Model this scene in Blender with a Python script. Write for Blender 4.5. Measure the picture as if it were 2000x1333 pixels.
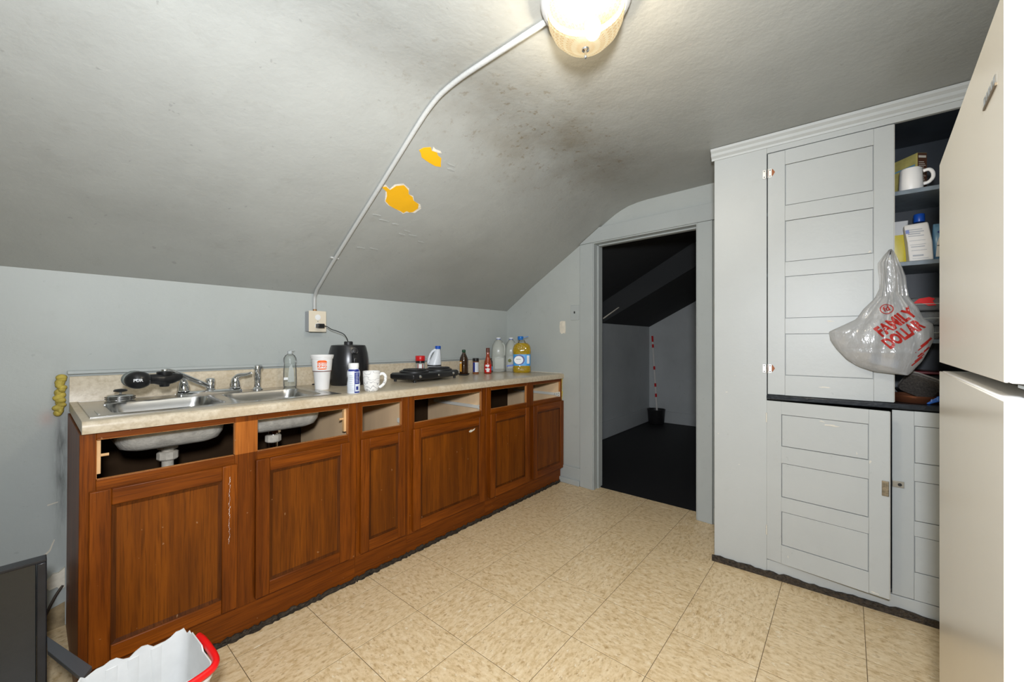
import bpy, bmesh, math, random
from mathutils import Vector, Matrix
random.seed(7)
PI = math.pi
for o in list(bpy.data.objects): bpy.data.objects.remove(o)
S = bpy.context.scene
C = S.collection
# ------------------------------------------------------------------ camera, world, lights, exposure
YAW = math.atan2(655, 785)
cam = bpy.data.objects.new('camera', bpy.data.cameras.new('camera'))
C.objects.link(cam)
cam.location = (0, 0, 1.202)
cam.rotation_euler = (PI/2, 0, YAW - PI/2)
cam.data.sensor_width = 36
cam.data.lens = 785*36/2000
cam.data.shift_y = 0.0008
cam.data.clip_start = 0.02
S.camera = cam
W = bpy.data.worlds.new('world'); S.world = W; W.use_nodes = True
W.node_tree.nodes['Background'].inputs[0].default_value = (0.6, 0.7, 0.8, 1)
W.node_tree.nodes['Background'].inputs[1].default_value = 0.05
def area(name, loc, target, size, power, col, spread=180):
    l = bpy.data.lights.new(name, 'AREA'); l.shape = 'DISK'; l.size = size; l.energy = power; l.color = col; l.spread = math.radians(spread)
    o = bpy.data.objects.new(name, l); C.objects.link(o); o.location = loc
    o.rotation_euler = (Vector(target) - Vector(loc)).to_track_quat('-Z', 'Y').to_euler()
    return o
# the photographer's flash above the camera and its bounce head pointed at the ceiling behind
area('camera_flash', (-0.06, -0.05, 1.46), (1.4, 1.0, 0.85), 0.16, 30, (0.95, 0.99, 1.055), 170)
area('bounce_flash', (-0.15, -0.12, 1.52), (0.45, 0.85, 2.75), 0.20, 21, (0.95, 0.99, 1.055), 120)
S.view_settings.view_transform = 'Standard'
S.view_settings.look = 'None'
S.view_settings.gamma = 1
S.view_settings.use_curve_mapping = False
S.view_settings.exposure = 0.55

# ------------------------------------------------------------------ helpers
class MB:
    def __init__(s): s.v = []; s.f = []
    def add(s, vs, fs):
        b = len(s.v); s.v += [tuple(p) for p in vs]; s.f += [tuple(i+b for i in q) for q in fs]; return s
    def hexa(s, p): return s.add(p, [(0,3,2,1),(4,5,6,7),(0,1,5,4),(1,2,6,5),(2,3,7,6),(3,0,4,7)])
    def box(s, x0, x1, y0, y1, z0, z1):
        return s.hexa([(x0,y0,z0),(x1,y0,z0),(x1,y1,z0),(x0,y1,z0),(x0,y0,z1),(x1,y0,z1),(x1,y1,z1),(x0,y1,z1)])
    def prism(s, poly, ax, a, b):
        # poly 2D in the other two axes (order: x->(y,z), y->(x,z), z->(x,y))
        n = len(poly)
        def P(q, t): return {'x': (t, q[0], q[1]), 'y': (q[0], t, q[1]), 'z': (q[0], q[1], t)}[ax]
        vs = [P(q, a) for q in poly] + [P(q, b) for q in poly]
        fs = [tuple(range(n))[::-1], tuple(range(n, 2*n))] + [(i, (i+1) % n, n+(i+1) % n, n+i) for i in range(n)]
        return s.add(vs, fs)
    def loft(s, rings, cap0=True, cap1=True, closed=True):
        n = len(rings[0]); vs = [p for r in rings for p in r]; fs = []
        for j in range(len(rings)-1):
            for i in range(n if closed else n-1):
                k = (i+1) % n
                fs.append((j*n+i, j*n+k, (j+1)*n+k, (j+1)*n+i))
        if cap0: fs.append(tuple(range(n))[::-1])
        if cap1: fs.append(tuple(range((len(rings)-1)*n, len(rings)*n)))
        return s.add(vs, fs)
    def lathe(s, prof, cx=0, cy=0, cz=0, n=28, sx=1, sy=1, cap0=True, cap1=True):
        return s.loft([[(cx+r*sx*math.cos(2*PI*i/n), cy+r*sy*math.sin(2*PI*i/n), cz+z) for i in range(n)] for r, z in prof], cap0, cap1)
    def tube(s, pts, r, n=10, flat=1.0):
        pts = [Vector(p) for p in pts]; rings = []; up = None
        if 4 <= len(pts) < 30:
            rs_ = list(r) if isinstance(r, (list, tuple)) else [r]*len(pts); q = []; rq = []
            for i in range(len(pts)-1):
                p0, p1, p2, p3 = pts[max(0, i-1)], pts[i], pts[i+1], pts[min(len(pts)-1, i+2)]
                for k in range(4):
                    t = k/4
                    q.append(.5*((2*p1)+(p2-p0)*t+(2*p0-5*p1+4*p2-p3)*t*t+(3*p1-p0-3*p2+p3)*t**3)); rq.append(rs_[i]+(rs_[i+1]-rs_[i])*t)
            pts = q+[pts[-1]]; r = rq+[rs_[-1]]
        for i, p in enumerate(pts):
            t = (pts[min(i+1, len(pts)-1)] - pts[max(i-1, 0)]).normalized()
            if up is None:
                up = Vector((0,0,1)) if abs(t.z) < .9 else Vector((1,0,0))
            a = t.cross(up).normalized(); b = a.cross(t).normalized(); up = b
            rr = r[i] if isinstance(r, (list, tuple)) else r
            rings.append([p + a*rr*math.cos(2*PI*k/n) + b*rr*flat*math.sin(2*PI*k/n) for k in range(n)])
        return s.loft(rings)
    def sphere(s, c, rx, ry, rz, n=20, m=12):
        pr = [(max(1e-4, math.sin(PI*j/m)), -math.cos(PI*j/m)) for j in range(m+1)]
        return s.loft([[(c[0]+rx*r*math.cos(2*PI*i/n), c[1]+ry*r*math.sin(2*PI*i/n), c[2]+rz*z) for i in range(n)] for r, z in pr])
    def xf(s, m):
        s.v = [tuple(m @ Vector(p)) for p in s.v]; return s

BASE = {}
def tag(o, label=None, cat=None, group=None, kind=None):
    if label: o['label'] = label
    if cat: o['category'] = cat
    if group: o['group'] = group
    if kind: o['kind'] = kind
    return o
def obj(name, mb, mat, parent=None, bevel=0, smooth=35, label=None, seg=2, base=None):
    me = bpy.data.meshes.new(name)
    b = Vector(BASE.get(parent.name, (0,0,0))) if parent else Vector(base or (0,0,0))
    me.from_pydata([tuple(Vector(p)-b) for p in mb.v], [], mb.f)
    bm = bmesh.new(); bm.from_mesh(me)
    bmesh.ops.remove_doubles(bm, verts=bm.verts, dist=1e-6)
    bmesh.ops.recalc_face_normals(bm, faces=bm.faces); bm.to_mesh(me); bm.free()
    o = bpy.data.objects.new(name, me); C.objects.link(o)
    me.materials.append(mat)
    if smooth:
        me.shade_smooth(); me.set_sharp_from_angle(angle=math.radians(smooth))
    if parent:
        o.parent = parent; BASE[o.name] = tuple(b)
    else:
        o.location = b; BASE[o.name] = tuple(b)
    if bevel:
        md = o.modifiers.new('bevel', 'BEVEL'); md.width = bevel; md.segments = seg; md.limit_method = 'ANGLE'; md.angle_limit = math.radians(40)
        md.harden_normals = False
    if label: o['label'] = label
    return o
def thing(name, label, cat, loc=(0,0,0), rot=(0,0,0), group=None, local=False):
    """Empty at the base. Unless local, children are written in (unrotated) world coordinates."""
    o = bpy.data.objects.new(name, None); C.objects.link(o); o.empty_display_size = .05
    o.location = loc; o.rotation_euler = rot
    BASE[o.name] = (0,0,0) if local else tuple(loc)
    return tag(o, label, cat, group)
def bx(*a): return MB().box(*a)

# ------------------------------------------------------------------ materials
def newmat(name):
    m = bpy.data.materials.new(name); m.use_nodes = True
    return m, m.node_tree.nodes, m.node_tree.links, m.node_tree.nodes['Principled BSDF']
def rgb(c):
    return (c[0], c[1], c[2], 1)
def srgb(r, g, b):
    f = lambda x: ((x/255+.055)/1.055)**2.4 if x > 10 else x/255/12.92
    return (f(r), f(g), f(b))
def noise(n, l, scale, detail=4, rough=.55, vec=None, stretch=None, off=(0,0,0)):
    t = n.new('ShaderNodeTexNoise'); t.inputs['Scale'].default_value = scale
    t.inputs['Detail'].default_value = detail; t.inputs['Roughness'].default_value = rough
    mp = n.new('ShaderNodeMapping')
    if vec is None:
        tc = n.new('ShaderNodeTexCoord'); vec = tc.outputs['Object']
    l.new(vec, mp.inputs['Vector'])
    if stretch: mp.inputs['Scale'].default_value = stretch
    mp.inputs['Location'].default_value = off
    l.new(mp.outputs[0], t.inputs['Vector'])
    return t.outputs['Fac']
def ramp(n, l, src, stops):
    r = n.new('ShaderNodeValToRGB'); l.new(src, r.inputs[0])
    e = r.color_ramp.elements
    while len(e) < len(stops): e.new(.5)
    for k, (p, c) in zip(e, stops):
        k.position = p; k.color = rgb(c) if len(c) == 3 else c
    return r.outputs[0]
def mix(n, l, fac, a, b, mode='MIX'):
    x = n.new('ShaderNodeMix'); x.data_type = 'RGBA'; x.blend_type = mode
    if isinstance(fac, (int, float)): x.inputs[0].default_value = fac
    else: l.new(fac, x.inputs[0])
    for sock, v in ((x.inputs[6], a), (x.inputs[7], b)):
        if isinstance(v, tuple): sock.default_value = rgb(v)
        else: l.new(v, sock)
    return x.outputs[2]
def bump(n, l, bs, h, strength, dist=.01):
    b = n.new('ShaderNodeBump'); b.inputs['Strength'].default_value = strength; b.inputs['Distance'].default_value = dist
    l.new(h, b.inputs['Height']); l.new(b.outputs[0], bs.inputs['Normal'])
def mat(name, col, rough=.5, metal=0., var=0., vs=6, bmp=0., bs_=60, spec=.5, coat=0., stretch=None, emit=None, trans=0.):
    m, n, l, b = newmat(name)
    b.inputs['Base Color'].default_value = rgb(col); b.inputs['Roughness'].default_value = rough
    b.inputs['Metallic'].default_value = metal; b.inputs['Specular IOR Level'].default_value = spec
    b.inputs['Coat Weight'].default_value = coat
    if trans: b.inputs['Transmission Weight'].default_value = trans
    if var:
        f = noise(n, l, vs, stretch=stretch)
        c = ramp(n, l, f, [(.3, tuple(x*(1-var) for x in col)), (.7, tuple(min(1, x*(1+var*.5)) for x in col))])
        l.new(c, b.inputs['Base Color'])
    if bmp:
        bump(n, l, b, noise(n, l, bs_, 3), bmp)
    if emit:
        b.inputs['Emission Color'].default_value = rgb(col); b.inputs['Emission Strength'].default_value = emit
    return m
def paint(name, col, rough=.45, dirt=.25, stain=None, bmp=.25, waves=0.):
    m, n, l, b = newmat(name)
    big = noise(n, l, 1.3, 5, .6)
    c = ramp(n, l, big, [(.25, tuple(x*(1-dirt*.5) for x in col)), (.55, col), (.8, tuple(min(1, x*1.06) for x in col))])
    fine = noise(n, l, 9, 6, .7, off=(3,1,2))
    c = mix(n, l, ramp(n, l, fine, [(.58, (0,0,0)), (.8, (dirt,)*3)]), c, tuple(x*.62 for x in (col[0]*1.0, col[1]*.96, col[2]*.86)))
    speck = noise(n, l, 38, 2, .5, off=(7,3,5))
    c = mix(n, l, ramp(n, l, speck, [(.72, (0,0,0)), (.76, (dirt*1.2,)*3)]), c, tuple(x*.5 for x in col))
    if stain: c = stain(n, l, c)
    l.new(c, b.inputs['Base Color'])
    b.inputs['Roughness'].default_value = rough
    h1 = noise(n, l, 60, 4, .6); h2 = noise(n, l, 4.5, 4, .5)
    ad = n.new('ShaderNodeMath'); ad.operation = 'MULTIPLY_ADD'; ad.inputs[1].default_value = 3.0 + waves*8
    l.new(h2, ad.inputs[0]); l.new(h1, ad.inputs[2])
    bump(n, l, b, ad.outputs[0], bmp, .006)
    return m
def wood(name, axis, dark, light, rough=.42, coat=.05):
    m, n, l, b = newmat(name)
    st = {'z': (1,1,.07), 'x': (.07,1,1), 'y': (1,.07,1)}[axis]
    g = noise(n, l, 26, 5, .62, stretch=st)
    w = noise(n, l, 5, 3, .5, stretch={'z': (1,1,.25), 'x': (.25,1,1), 'y': (1,.25,1)}[axis], off=(4,2,1))
    fine = noise(n, l, 240, 2, .5, stretch={'z': (1,1,.03), 'x': (.03,1,1), 'y': (1,.03,1)}[axis])
    c = ramp(n, l, g, [(.3, dark), (.5, tuple((a+q)/2 for a, q in zip(dark, light))), (.68, light)])
    c = mix(n, l, ramp(n, l, w, [(.38, (.0,)*3), (.72, (.5,)*3)]), c, tuple(x*.62 for x in dark))
    c = mix(n, l, ramp(n, l, fine, [(.5, (0,0,0)), (.68, (.5,)*3)]), c, tuple(x*.45 for x in dark))
    sp = noise(n, l, 55, 2, .4, off=(9,5,1))
    c = mix(n, l, ramp(n, l, sp, [(.765, (0,0,0)), (.79, (.4,)*3)]), c, (.45, .28, .15))
    l.new(c, b.inputs['Base Color'])
    b.inputs['Roughness'].default_value = rough; b.inputs['Coat Weight'].default_value = coat
    b.inputs['Coat Roughness'].default_value = .3; b.inputs['Specular IOR Level'].default_value = .16
    bump(n, l, b, fine, .12, .003)
    return m
def clear(name, tint, fres=.25, gloss=.22, alpha=.12, body=None):
    m, n, l, b = newmat(name); n.remove(b)
    out = n['Material Output']
    t = n.new('ShaderNodeBsdfTransparent'); t.inputs[0].default_value = rgb(tint)
    g = n.new('ShaderNodeBsdfGlossy'); g.inputs['Roughness'].default_value = gloss
    d = n.new('ShaderNodeBsdfDiffuse'); d.inputs[0].default_value = rgb(body or (.7,.72,.7))
    fr = n.new('ShaderNodeFresnel'); fr.inputs[0].default_value = 1.28
    m1 = n.new('ShaderNodeMixShader'); m1.inputs[0].default_value = alpha
    l.new(t.outputs[0], m1.inputs[1]); l.new(d.outputs[0], m1.inputs[2])
    m2 = n.new('ShaderNodeMixShader'); l.new(fr.outputs[0], m2.inputs[0]); l.new(m1.outputs[0], m2.inputs[1]); l.new(g.outputs[0], m2.inputs[2])
    l.new(m2.outputs[0], out.inputs[0])
    return m

WALLC = (.425, .452, .432)
def gaussf(n, l, sock, mu, sg):
    a = n.new('ShaderNodeMath'); a.operation = 'SUBTRACT'; l.new(sock, a.inputs[0]); a.inputs[1].default_value = mu
    d = n.new('ShaderNodeMath'); d.operation = 'DIVIDE'; l.new(a.outputs[0], d.inputs[0]); d.inputs[1].default_value = sg
    p = n.new('ShaderNodeMath'); p.operation = 'MULTIPLY'; l.new(d.outputs[0], p.inputs[0]); l.new(d.outputs[0], p.inputs[1])
    q = n.new('ShaderNodeMath'); q.operation = 'MULTIPLY'; l.new(p.outputs[0], q.inputs[0]); q.inputs[1].default_value = -1
    e = n.new('ShaderNodeMath'); e.operation = 'EXPONENT'; l.new(q.outputs[0], e.inputs[0]); return e.outputs[0]
def mulf(n, l, a, b):
    m = n.new('ShaderNodeMath'); m.operation = 'MULTIPLY'; l.new(a, m.inputs[0])
    if isinstance(b, (int, float)): m.inputs[1].default_value = b
    else: l.new(b, m.inputs[1])
    return m.outputs[0]
def back_stain(n, l, c):
    # grime and drips on the plaster beside the end of the cabinets, a faint pink smear by the foam
    tc = n.new('ShaderNodeTexCoord'); sep = n.new('ShaderNodeSeparateXYZ'); l.new(tc.outputs['Object'], sep.inputs[0])
    g = mulf(n, l, gaussf(n, l, sep.outputs[0], .085, .022), gaussf(n, l, sep.outputs[2], .68, .26))
    nz = ramp(n, l, noise(n, l, 22, 5, .65, stretch=(1, 1, .12)), [(.36, (0,0,0)), (.6, (1,1,1))])
    c = mix(n, l, mulf(n, l, g, nz), c, (.07, .075, .07))
    pk = mulf(n, l, mulf(n, l, gaussf(n, l, sep.outputs[0], .045, .022), gaussf(n, l, sep.outputs[2], .885, .03)), .5)
    return mix(n, l, pk, c, (.48, .32, .28))
def ceiling_stain(n, l, c):
    tc = n.new('ShaderNodeTexCoord')
    # water-stained, mouldy zone where the cove meets the flat ceiling
    sep = n.new('ShaderNodeSeparateXYZ'); l.new(tc.outputs['Object'], sep.inputs[0])
    def gauss(sock, mu, sg):
        a = n.new('ShaderNodeMath'); a.operation = 'SUBTRACT'; l.new(sock, a.inputs[0]); a.inputs[1].default_value = mu
        d = n.new('ShaderNodeMath'); d.operation = 'DIVIDE'; l.new(a.outputs[0], d.inputs[0]); d.inputs[1].default_value = sg
        p = n.new('ShaderNodeMath'); p.operation = 'MULTIPLY'; l.new(d.outputs[0], p.inputs[0]); l.new(d.outputs[0], p.inputs[1])
        q = n.new('ShaderNodeMath'); q.operation = 'MULTIPLY'; l.new(p.outputs[0], q.inputs[0]); q.inputs[1].default_value = -1
        e = n.new('ShaderNodeMath'); e.operation = 'EXPONENT'; l.new(q.outputs[0], e.inputs[0]); return e.outputs[0]
    gx = gauss(sep.outputs[0], 1.75, .75); gy = gauss(sep.outputs[1], 1.15, .32)
    ml = n.new('ShaderNodeMath'); ml.operation = 'MULTIPLY'; l.new(gx, ml.inputs[0]); l.new(gy, ml.inputs[1])
    nz = ramp(n, l, noise(n, l, 3.2, 6, .65, off=(1,5,0)), [(.36, (0,0,0)), (.66, (1,1,1))])
    m2 = n.new('ShaderNodeMath'); m2.operation = 'MULTIPLY'; l.new(ml.outputs[0], m2.inputs[0]); l.new(nz, m2.inputs[1])
    c = mix(n, l, m2.outputs[0], c, (.225, .21, .17))
    sp = ramp(n, l, noise(n, l, 24, 5, .7, off=(2,2,2)), [(.575, (0,0,0)), (.66, (.85,)*3)])
    m3 = n.new('ShaderNodeMath'); m3.operation = 'MULTIPLY'; l.new(ml.outputs[0], m3.inputs[0]); l.new(sp, m3.inputs[1])
    c = mix(n, l, m3.outputs[0], c, (.16, .12, .06))
    # paler, yellower tint near the lamp
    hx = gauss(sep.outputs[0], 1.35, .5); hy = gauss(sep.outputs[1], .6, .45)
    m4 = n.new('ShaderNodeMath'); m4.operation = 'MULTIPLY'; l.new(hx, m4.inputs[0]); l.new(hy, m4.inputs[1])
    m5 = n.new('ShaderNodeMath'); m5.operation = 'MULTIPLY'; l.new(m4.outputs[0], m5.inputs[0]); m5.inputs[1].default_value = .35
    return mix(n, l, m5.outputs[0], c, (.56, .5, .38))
M_wall = paint('wall_paint', WALLC, .5, .2, bmp=.13, waves=.2)
M_ceil = paint('ceiling_paint', (.35, .36, .338), .40, .3, ceiling_stain, bmp=.16, waves=.5)
M_trim = paint('trim_paint', (.405, .435, .425), .38, .18, bmp=.1)
M_pantry = paint('pantry_paint', (.475, .495, .483), .42, .16, bmp=.08)
M_pale = paint('pantry_edge_paint', (.66, .63, .55), .5, .3)
M_dark_in = mat('navy_interior', (.016, .023, .033), .45, var=.4, vs=8)
M_shelf = mat('blue_grey_shelf', (.17, .21, .245), .4, var=.25, vs=20)
M_ledge = mat('black_ledge', (.02, .024, .03), .22, var=.5, vs=30, bmp=.15, bs_=40)
M_wv = wood('oak_vertical', 'z', (.105, .023, .0012), (.26, .064, .0035))
M_wh = wood('oak_horizontal', 'x', (.11, .024, .0012), (.27, .066, .0035))
M_wdoor = wood('oak_panel', 'z', (.105, .0255, .001), (.225, .060, .0025), .48)
M_wgroove = wood('recess_shade_oak', 'z', (.05, .012, .0008), (.13, .034, .002), .5)  # darker oak tone paints the recess shading around door panels
M_worange = wood('unfaded_oak', 'z', (.33, .092, .012), (.52, .165, .026), .45)
M_raw = wood('raw_edge_wood', 'z', (.44, .17, .05), (.62, .27, .09), .5, 0)
M_birch = mat('birch_ply', (.88, .63, .38), .5, var=.2, vs=4, stretch=(1,1,.2))
M_pine = mat('raw_pine', (.75, .47, .22), .55, var=.15, vs=10)
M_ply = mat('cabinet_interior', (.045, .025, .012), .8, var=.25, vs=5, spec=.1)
M_white = mat('white_plastic', (.80, .81, .80), .35)
M_slide = mat('cream_slide', (.78, .76, .68), .35)
M_black = mat('black_plastic', (.012, .012, .013), .28)
M_blackm = mat('black_matte', (.016, .016, .017), .45, var=.3, vs=30)
M_chrome = mat('chrome', (.75, .76, .77), .09, 1.0)
M_steel = mat('brushed_steel', (.56, .55, .53), .27, 1.0, var=.12, vs=30, stretch=(.08,1,1))
M_steelb = mat('steel_bowl', (.60, .60, .59), .22, 1.0, var=.15, vs=12)
M_under = mat('sink_undercoat', (.44, .42, .37), .8, var=.3, vs=25, bmp=.3, bs_=120)
M_pvc = mat('cream_drain', (.66, .60, .50), .4, var=.3, vs=30)
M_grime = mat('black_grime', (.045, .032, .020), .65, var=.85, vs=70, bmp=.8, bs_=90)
M_foam = mat('yellow_foam', (.55, .43, .08), .7, var=.35, vs=30, bmp=.5, bs_=50)
M_plaster = mat('cream_plaster', (.72, .67, .56), .8, var=.2, vs=20, bmp=.4)
M_yellow = mat('yellow_underpaint', (.80, .42, .008), .5, var=.06, vs=8)
M_ivory = mat('ivory_plate', (.72, .64, .50), .4)
M_raceway = paint('raceway_paint', (.46, .465, .445), .35, .25)

def laminate():
    m, n, l, b = newmat('beige_laminate')
    f = noise(n, l, 55, 5, .7); g = noise(n, l, 7, 5, .6, off=(2,1,5))
    c = ramp(n, l, f, [(.3, (.46, .375, .255)), (.55, (.60, .52, .39)), (.75, (.68, .60, .47))])
    c = mix(n, l, ramp(n, l, g, [(.45, (0,0,0)), (.75, (.45,)*3)]), c, (.42, .30, .16))
    l.new(c, b.inputs['Base Color']); b.inputs['Roughness'].default_value = .3
    return m
M_lam = laminate()
def tilemat():
    m, n, l, b = newmat('vinyl_tile')
    tc = n.new('ShaderNodeTexCoord'); oi = n.new('ShaderNodeObjectInfo')
    sc = n.new('ShaderNodeVectorMath'); sc.operation = 'SCALE'; l.new(oi.outputs['Random'], sc.inputs['Scale']); sc.inputs[0].default_value = (91, 53, 17)
    ad = n.new('ShaderNodeVectorMath'); ad.operation = 'ADD'; l.new(tc.outputs['Object'], ad.inputs[0]); l.new(sc.outputs[0], ad.inputs[1])
    gt = n.new('ShaderNodeMath'); gt.operation = 'GREATER_THAN'; l.new(oi.outputs['Random'], gt.inputs[0]); gt.inputs[1].default_value = .5
    def two(scale, d, r, st, off=(0,0,0)):
        a = noise(n, l, scale, d, r, ad.outputs[0], st, off)
        bb = noise(n, l, scale, d, r, ad.outputs[0], (st[1], st[0], 1), off)
        mm = n.new('ShaderNodeMix'); mm.data_type = 'FLOAT'; l.new(gt.outputs[0], mm.inputs[0]); l.new(a, mm.inputs[2]); l.new(bb, mm.inputs[3]); return mm.outputs[0]
    f1 = two(62, 4, .65, (.5, 1, 1)); f2 = two(80, 3, .6, (.52, 1, 1), (5,5,5)); f3 = two(70, 3, .6, (.55, 1, 1), (9,2,5))
    c = ramp(n, l, f1, [(.32, (.56, .395, .20)), (.5, (.72, .55, .325)), (.7, (.80, .645, .42))])
    c = mix(n, l, ramp(n, l, f2, [(.56, (0,0,0)), (.70, (.62,)*3)]), c, (.34, .20, .07))
    c = mix(n, l, ramp(n, l, f3, [(.62, (0,0,0)), (.70, (.7,)*3)]), c, (.84, .74, .56))
    l.new(c, b.inputs['Base Color']); b.inputs['Roughness'].default_value = .38
    bump(n, l, b, f1, .05, .002)
    return m
M_tile = tilemat()
M_grout = mat('dark_joint', (.10, .062, .028), .8)

# ------------------------------------------------------------------ room shell
YW = 2.55; XL = -1.35; YB = -0.98; ZC = 2.252
XR0 = 2.98; KR = .0486
def xr(y): return XR0 - KR*(YW-y)
ceil_prof = [(YW+.0, 1.50), (2.236, 1.702), (1.702, 2.013), (1.52, 2.122), (1.45, 2.163), (1.395, 2.193), (1.34, 2.217), (1.28, 2.236), (1.21, 2.247), (1.13, ZC), (YB, ZC)]
def zceil(y):
    for (a, za), (b, zb) in zip(ceil_prof, ceil_prof[1:]):
        if b <= y <= a: return za + (zb-za)*(a-y)/(a-b)
    return ZC
def slab_struct(name, mb, m, **k):
    o = obj(name, mb, m, **k); o['kind'] = 'structure'; return o
fl = slab_struct('floor', bx(XL, 3.02, YB, YW, -.06, -.0011), M_grout)
fl['label'] = 'beige speckled vinyl tile floor'
TS = .3048
shared = None
ix = range(-8, 10); iy = range(-9, 5)
for i in ix:
    for j in iy:
        x0 = .805 + i*TS; y0 = 1.477 + j*.3065
        X0, X1, Y0, Y1 = max(x0, XL), min(x0+TS, 3.02), max(y0, YB), min(y0+.3065, YW if x0 < .1 else 1.93)
        if X1-X0 < .01 or Y1-Y0 < .01: continue
        full = (X1-X0) > TS-.001 and (Y1-Y0) > .306
        g = .0010
        if full and shared:
            t = bpy.data.objects.new('tile', shared); C.objects.link(t)
            t.location = (x0, y0, 0); t.parent = fl
        else:
            b_ = .0016
            mb = MB().loft([[(X0+g-x0, Y0+g-y0, -.004), (X1-g-x0, Y0+g-y0, -.004), (X1-g-x0, Y1-g-y0, -.004), (X0+g-x0, Y1-g-y0, -.004)],
                            [(X0+g-x0, Y0+g-y0, -b_*.5), (X1-g-x0, Y0+g-y0, -b_*.5), (X1-g-x0, Y1-g-y0, -b_*.5), (X0+g-x0, Y1-g-y0, -b_*.5)],
                            [(X0+g+b_-x0, Y0+g+b_-y0, 0), (X1-g-b_-x0, Y0+g+b_-y0, 0), (X1-g-b_-x0, Y1-g-b_-y0, 0), (X0+g+b_-x0, Y1-g-b_-y0, 0)]])
            t = obj('tile', mb, M_tile, smooth=0); t.parent = fl; t.location = (x0, y0, 0)
            if full: shared = t.data
slab_struct('wall_back', bx(XL, 3.02, YW, YW+.1, -.0, 1.53), paint('back_wall_paint', WALLC, .5, .2, back_stain, bmp=.13, waves=.2))
slab_struct('wall_left', MB().prism([(YB-.1, 0), (YW, 0), (YW, 1.5)] + ceil_prof[1:-1] + [(YB-.1, ZC)], 'x', XL-.1, XL), M_wall)
slab_struct('wall_front', bx(XL, 2.80, YB-.1, YB, 0, ZC), M_wall)
# ceiling: sloped part, cove and flat part in one shell, subdivided along the room
prof_out = [(y+.03, z+.08) for y, z in ceil_prof]
slab_struct('ceiling', MB().prism(ceil_prof + prof_out[::-1], 'x', XL, 3.0), M_ceil, smooth=30)
ceiling = bpy.data.objects['ceiling']
# door wall, slightly out of square
DY0, DY1, DZ = .777, 1.583, 2.004
def skew_prism(poly, d0, d1):
    return MB().add([(xr(y)+d0, y, z) for y, z in poly] + [(xr(y)+d1, y, z) for y, z in poly],
        [tuple(range(len(poly)))[::-1], tuple(range(len(poly), 2*len(poly)))] + [(i, (i+1) % len(poly), len(poly)+(i+1) % len(poly), len(poly)+i) for i in range(len(poly))])
pl = [(YW, 0), (DY1+.03, 0), (DY1+.03, zceil(DY1+.03)), (1.702, 2.013), (2.236, 1.702), (YW, 1.50)]
wr = slab_struct('wall_right', skew_prism([(YW, 0), (DY1+.02, 0), (DY1+.02, zceil(DY1+.02)), (1.702, 2.013), (2.236, 1.702), (YW, 1.5)], 0, .12)
    .add(skew_prism([(DY1+.02, DZ+.02), (DY0-.02, DZ+.02), (DY0-.02, ZC), (1.13, ZC), (1.21, 2.247), (1.28, 2.236), (1.34, 2.217), (1.395, 2.193), (1.45, 2.163), (1.52, 2.122), (DY1+.02, zceil(DY1+.02))], 0, .12).v,
         skew_prism([(0, 0)]*11, 0, 1).f)
    .add(skew_prism([(DY0-.02, 0), (YB-.1, 0), (YB-.1, ZC), (DY0-.02, ZC)], 0, .12).v, skew_prism([(0, 0)]*4, 0, 1).f), M_wall, smooth=0)
# wall details on the door wall
obj('spackle_patch', skew_prism([(1.918, 1.375), (1.90, 1.383), (1.862, 1.38), (1.858, 1.30), (1.862, 1.272), (1.88, 1.278), (1.90, 1.270), (1.916, 1.285), (1.922, 1.33)], -.0015, 0), M_plaster, wr, smooth=0)
sw = obj('switch_plate', skew_prism([(1.803, 1.385), (1.722, 1.385), (1.722, 1.51), (1.803, 1.51)], -.006, 0), M_trim, wr, bevel=.002)
obj('switch_toggle', skew_prism([(1.767, 1.44), (1.759, 1.44), (1.759, 1.458), (1.767, 1.458)], -.014, -.006), M_blackm, wr)

# door opening: casing, jamb, stop
d1 = thing('door_1', None, None, (xr(1.18), 1.18, 0)); d1['kind'] = 'structure'; d1['label'] = 'open grey painted doorway to dark attic room'
obj('casing', skew_prism([(1.704, 0), (DY1, 0), (DY1, DZ), (1.704, DZ)], -.02, 0), M_trim, d1, bevel=.003)
obj('casing', skew_prism([(DY0, 0), (.68, 0), (.68, DZ), (DY0, DZ)], -.02, 0), M_trim, d1, bevel=.003)
obj('head_casing', skew_prism([(1.704, DZ+.001), (1.704, 2.008), (1.522, 2.118), (.664, 2.118), (.664, DZ+.001)], -.024, 0), M_trim, d1, bevel=.003)
obj('jamb', skew_prism([(DY1+.018, 0), (DY1-.008, 0), (DY1-.008, DZ-.008), (DY1+.018, DZ+.018)], -.012, .135), M_trim, d1, bevel=.002)
obj('jamb', skew_prism([(DY0-.018, 0), (DY0+.008, 0), (DY0+.008, DZ-.008), (DY0-.018, DZ+.018)], -.012, .135), M_trim, d1, bevel=.002)
obj('head_jamb', skew_prism([(DY1-.008, DZ-.008), (DY0+.008, DZ-.008), (DY0-.018, DZ+.018), (DY1+.018, DZ+.018)], -.012, .135), M_trim, d1, bevel=.002)
obj('door_stop', skew_prism([(DY1-.008, 0), (DY1-.02, 0), (DY1-.02, DZ-.02), (DY1-.008, DZ-.008)], .045, .085), M_trim, d1, bevel=.002)
obj('door_stop', skew_prism([(DY0+.008, 0), (DY0+.02, 0), (DY0+.02, DZ-.02), (DY0+.008, DZ-.008)], .045, .085), M_trim, d1, bevel=.002)
obj('door_stop', skew_prism([(DY1-.02, DZ-.02), (DY0+.02, DZ-.02), (DY0+.02, DZ-.008), (DY1-.02, DZ-.008)], .045, .085), M_trim, d1, bevel=.002)
bb = slab_struct('baseboard_right', skew_prism([(1.94, .022), (1.706, .022), (1.706, .145), (1.94, .145)], -.016, 0), M_trim, bevel=.003)
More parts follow.
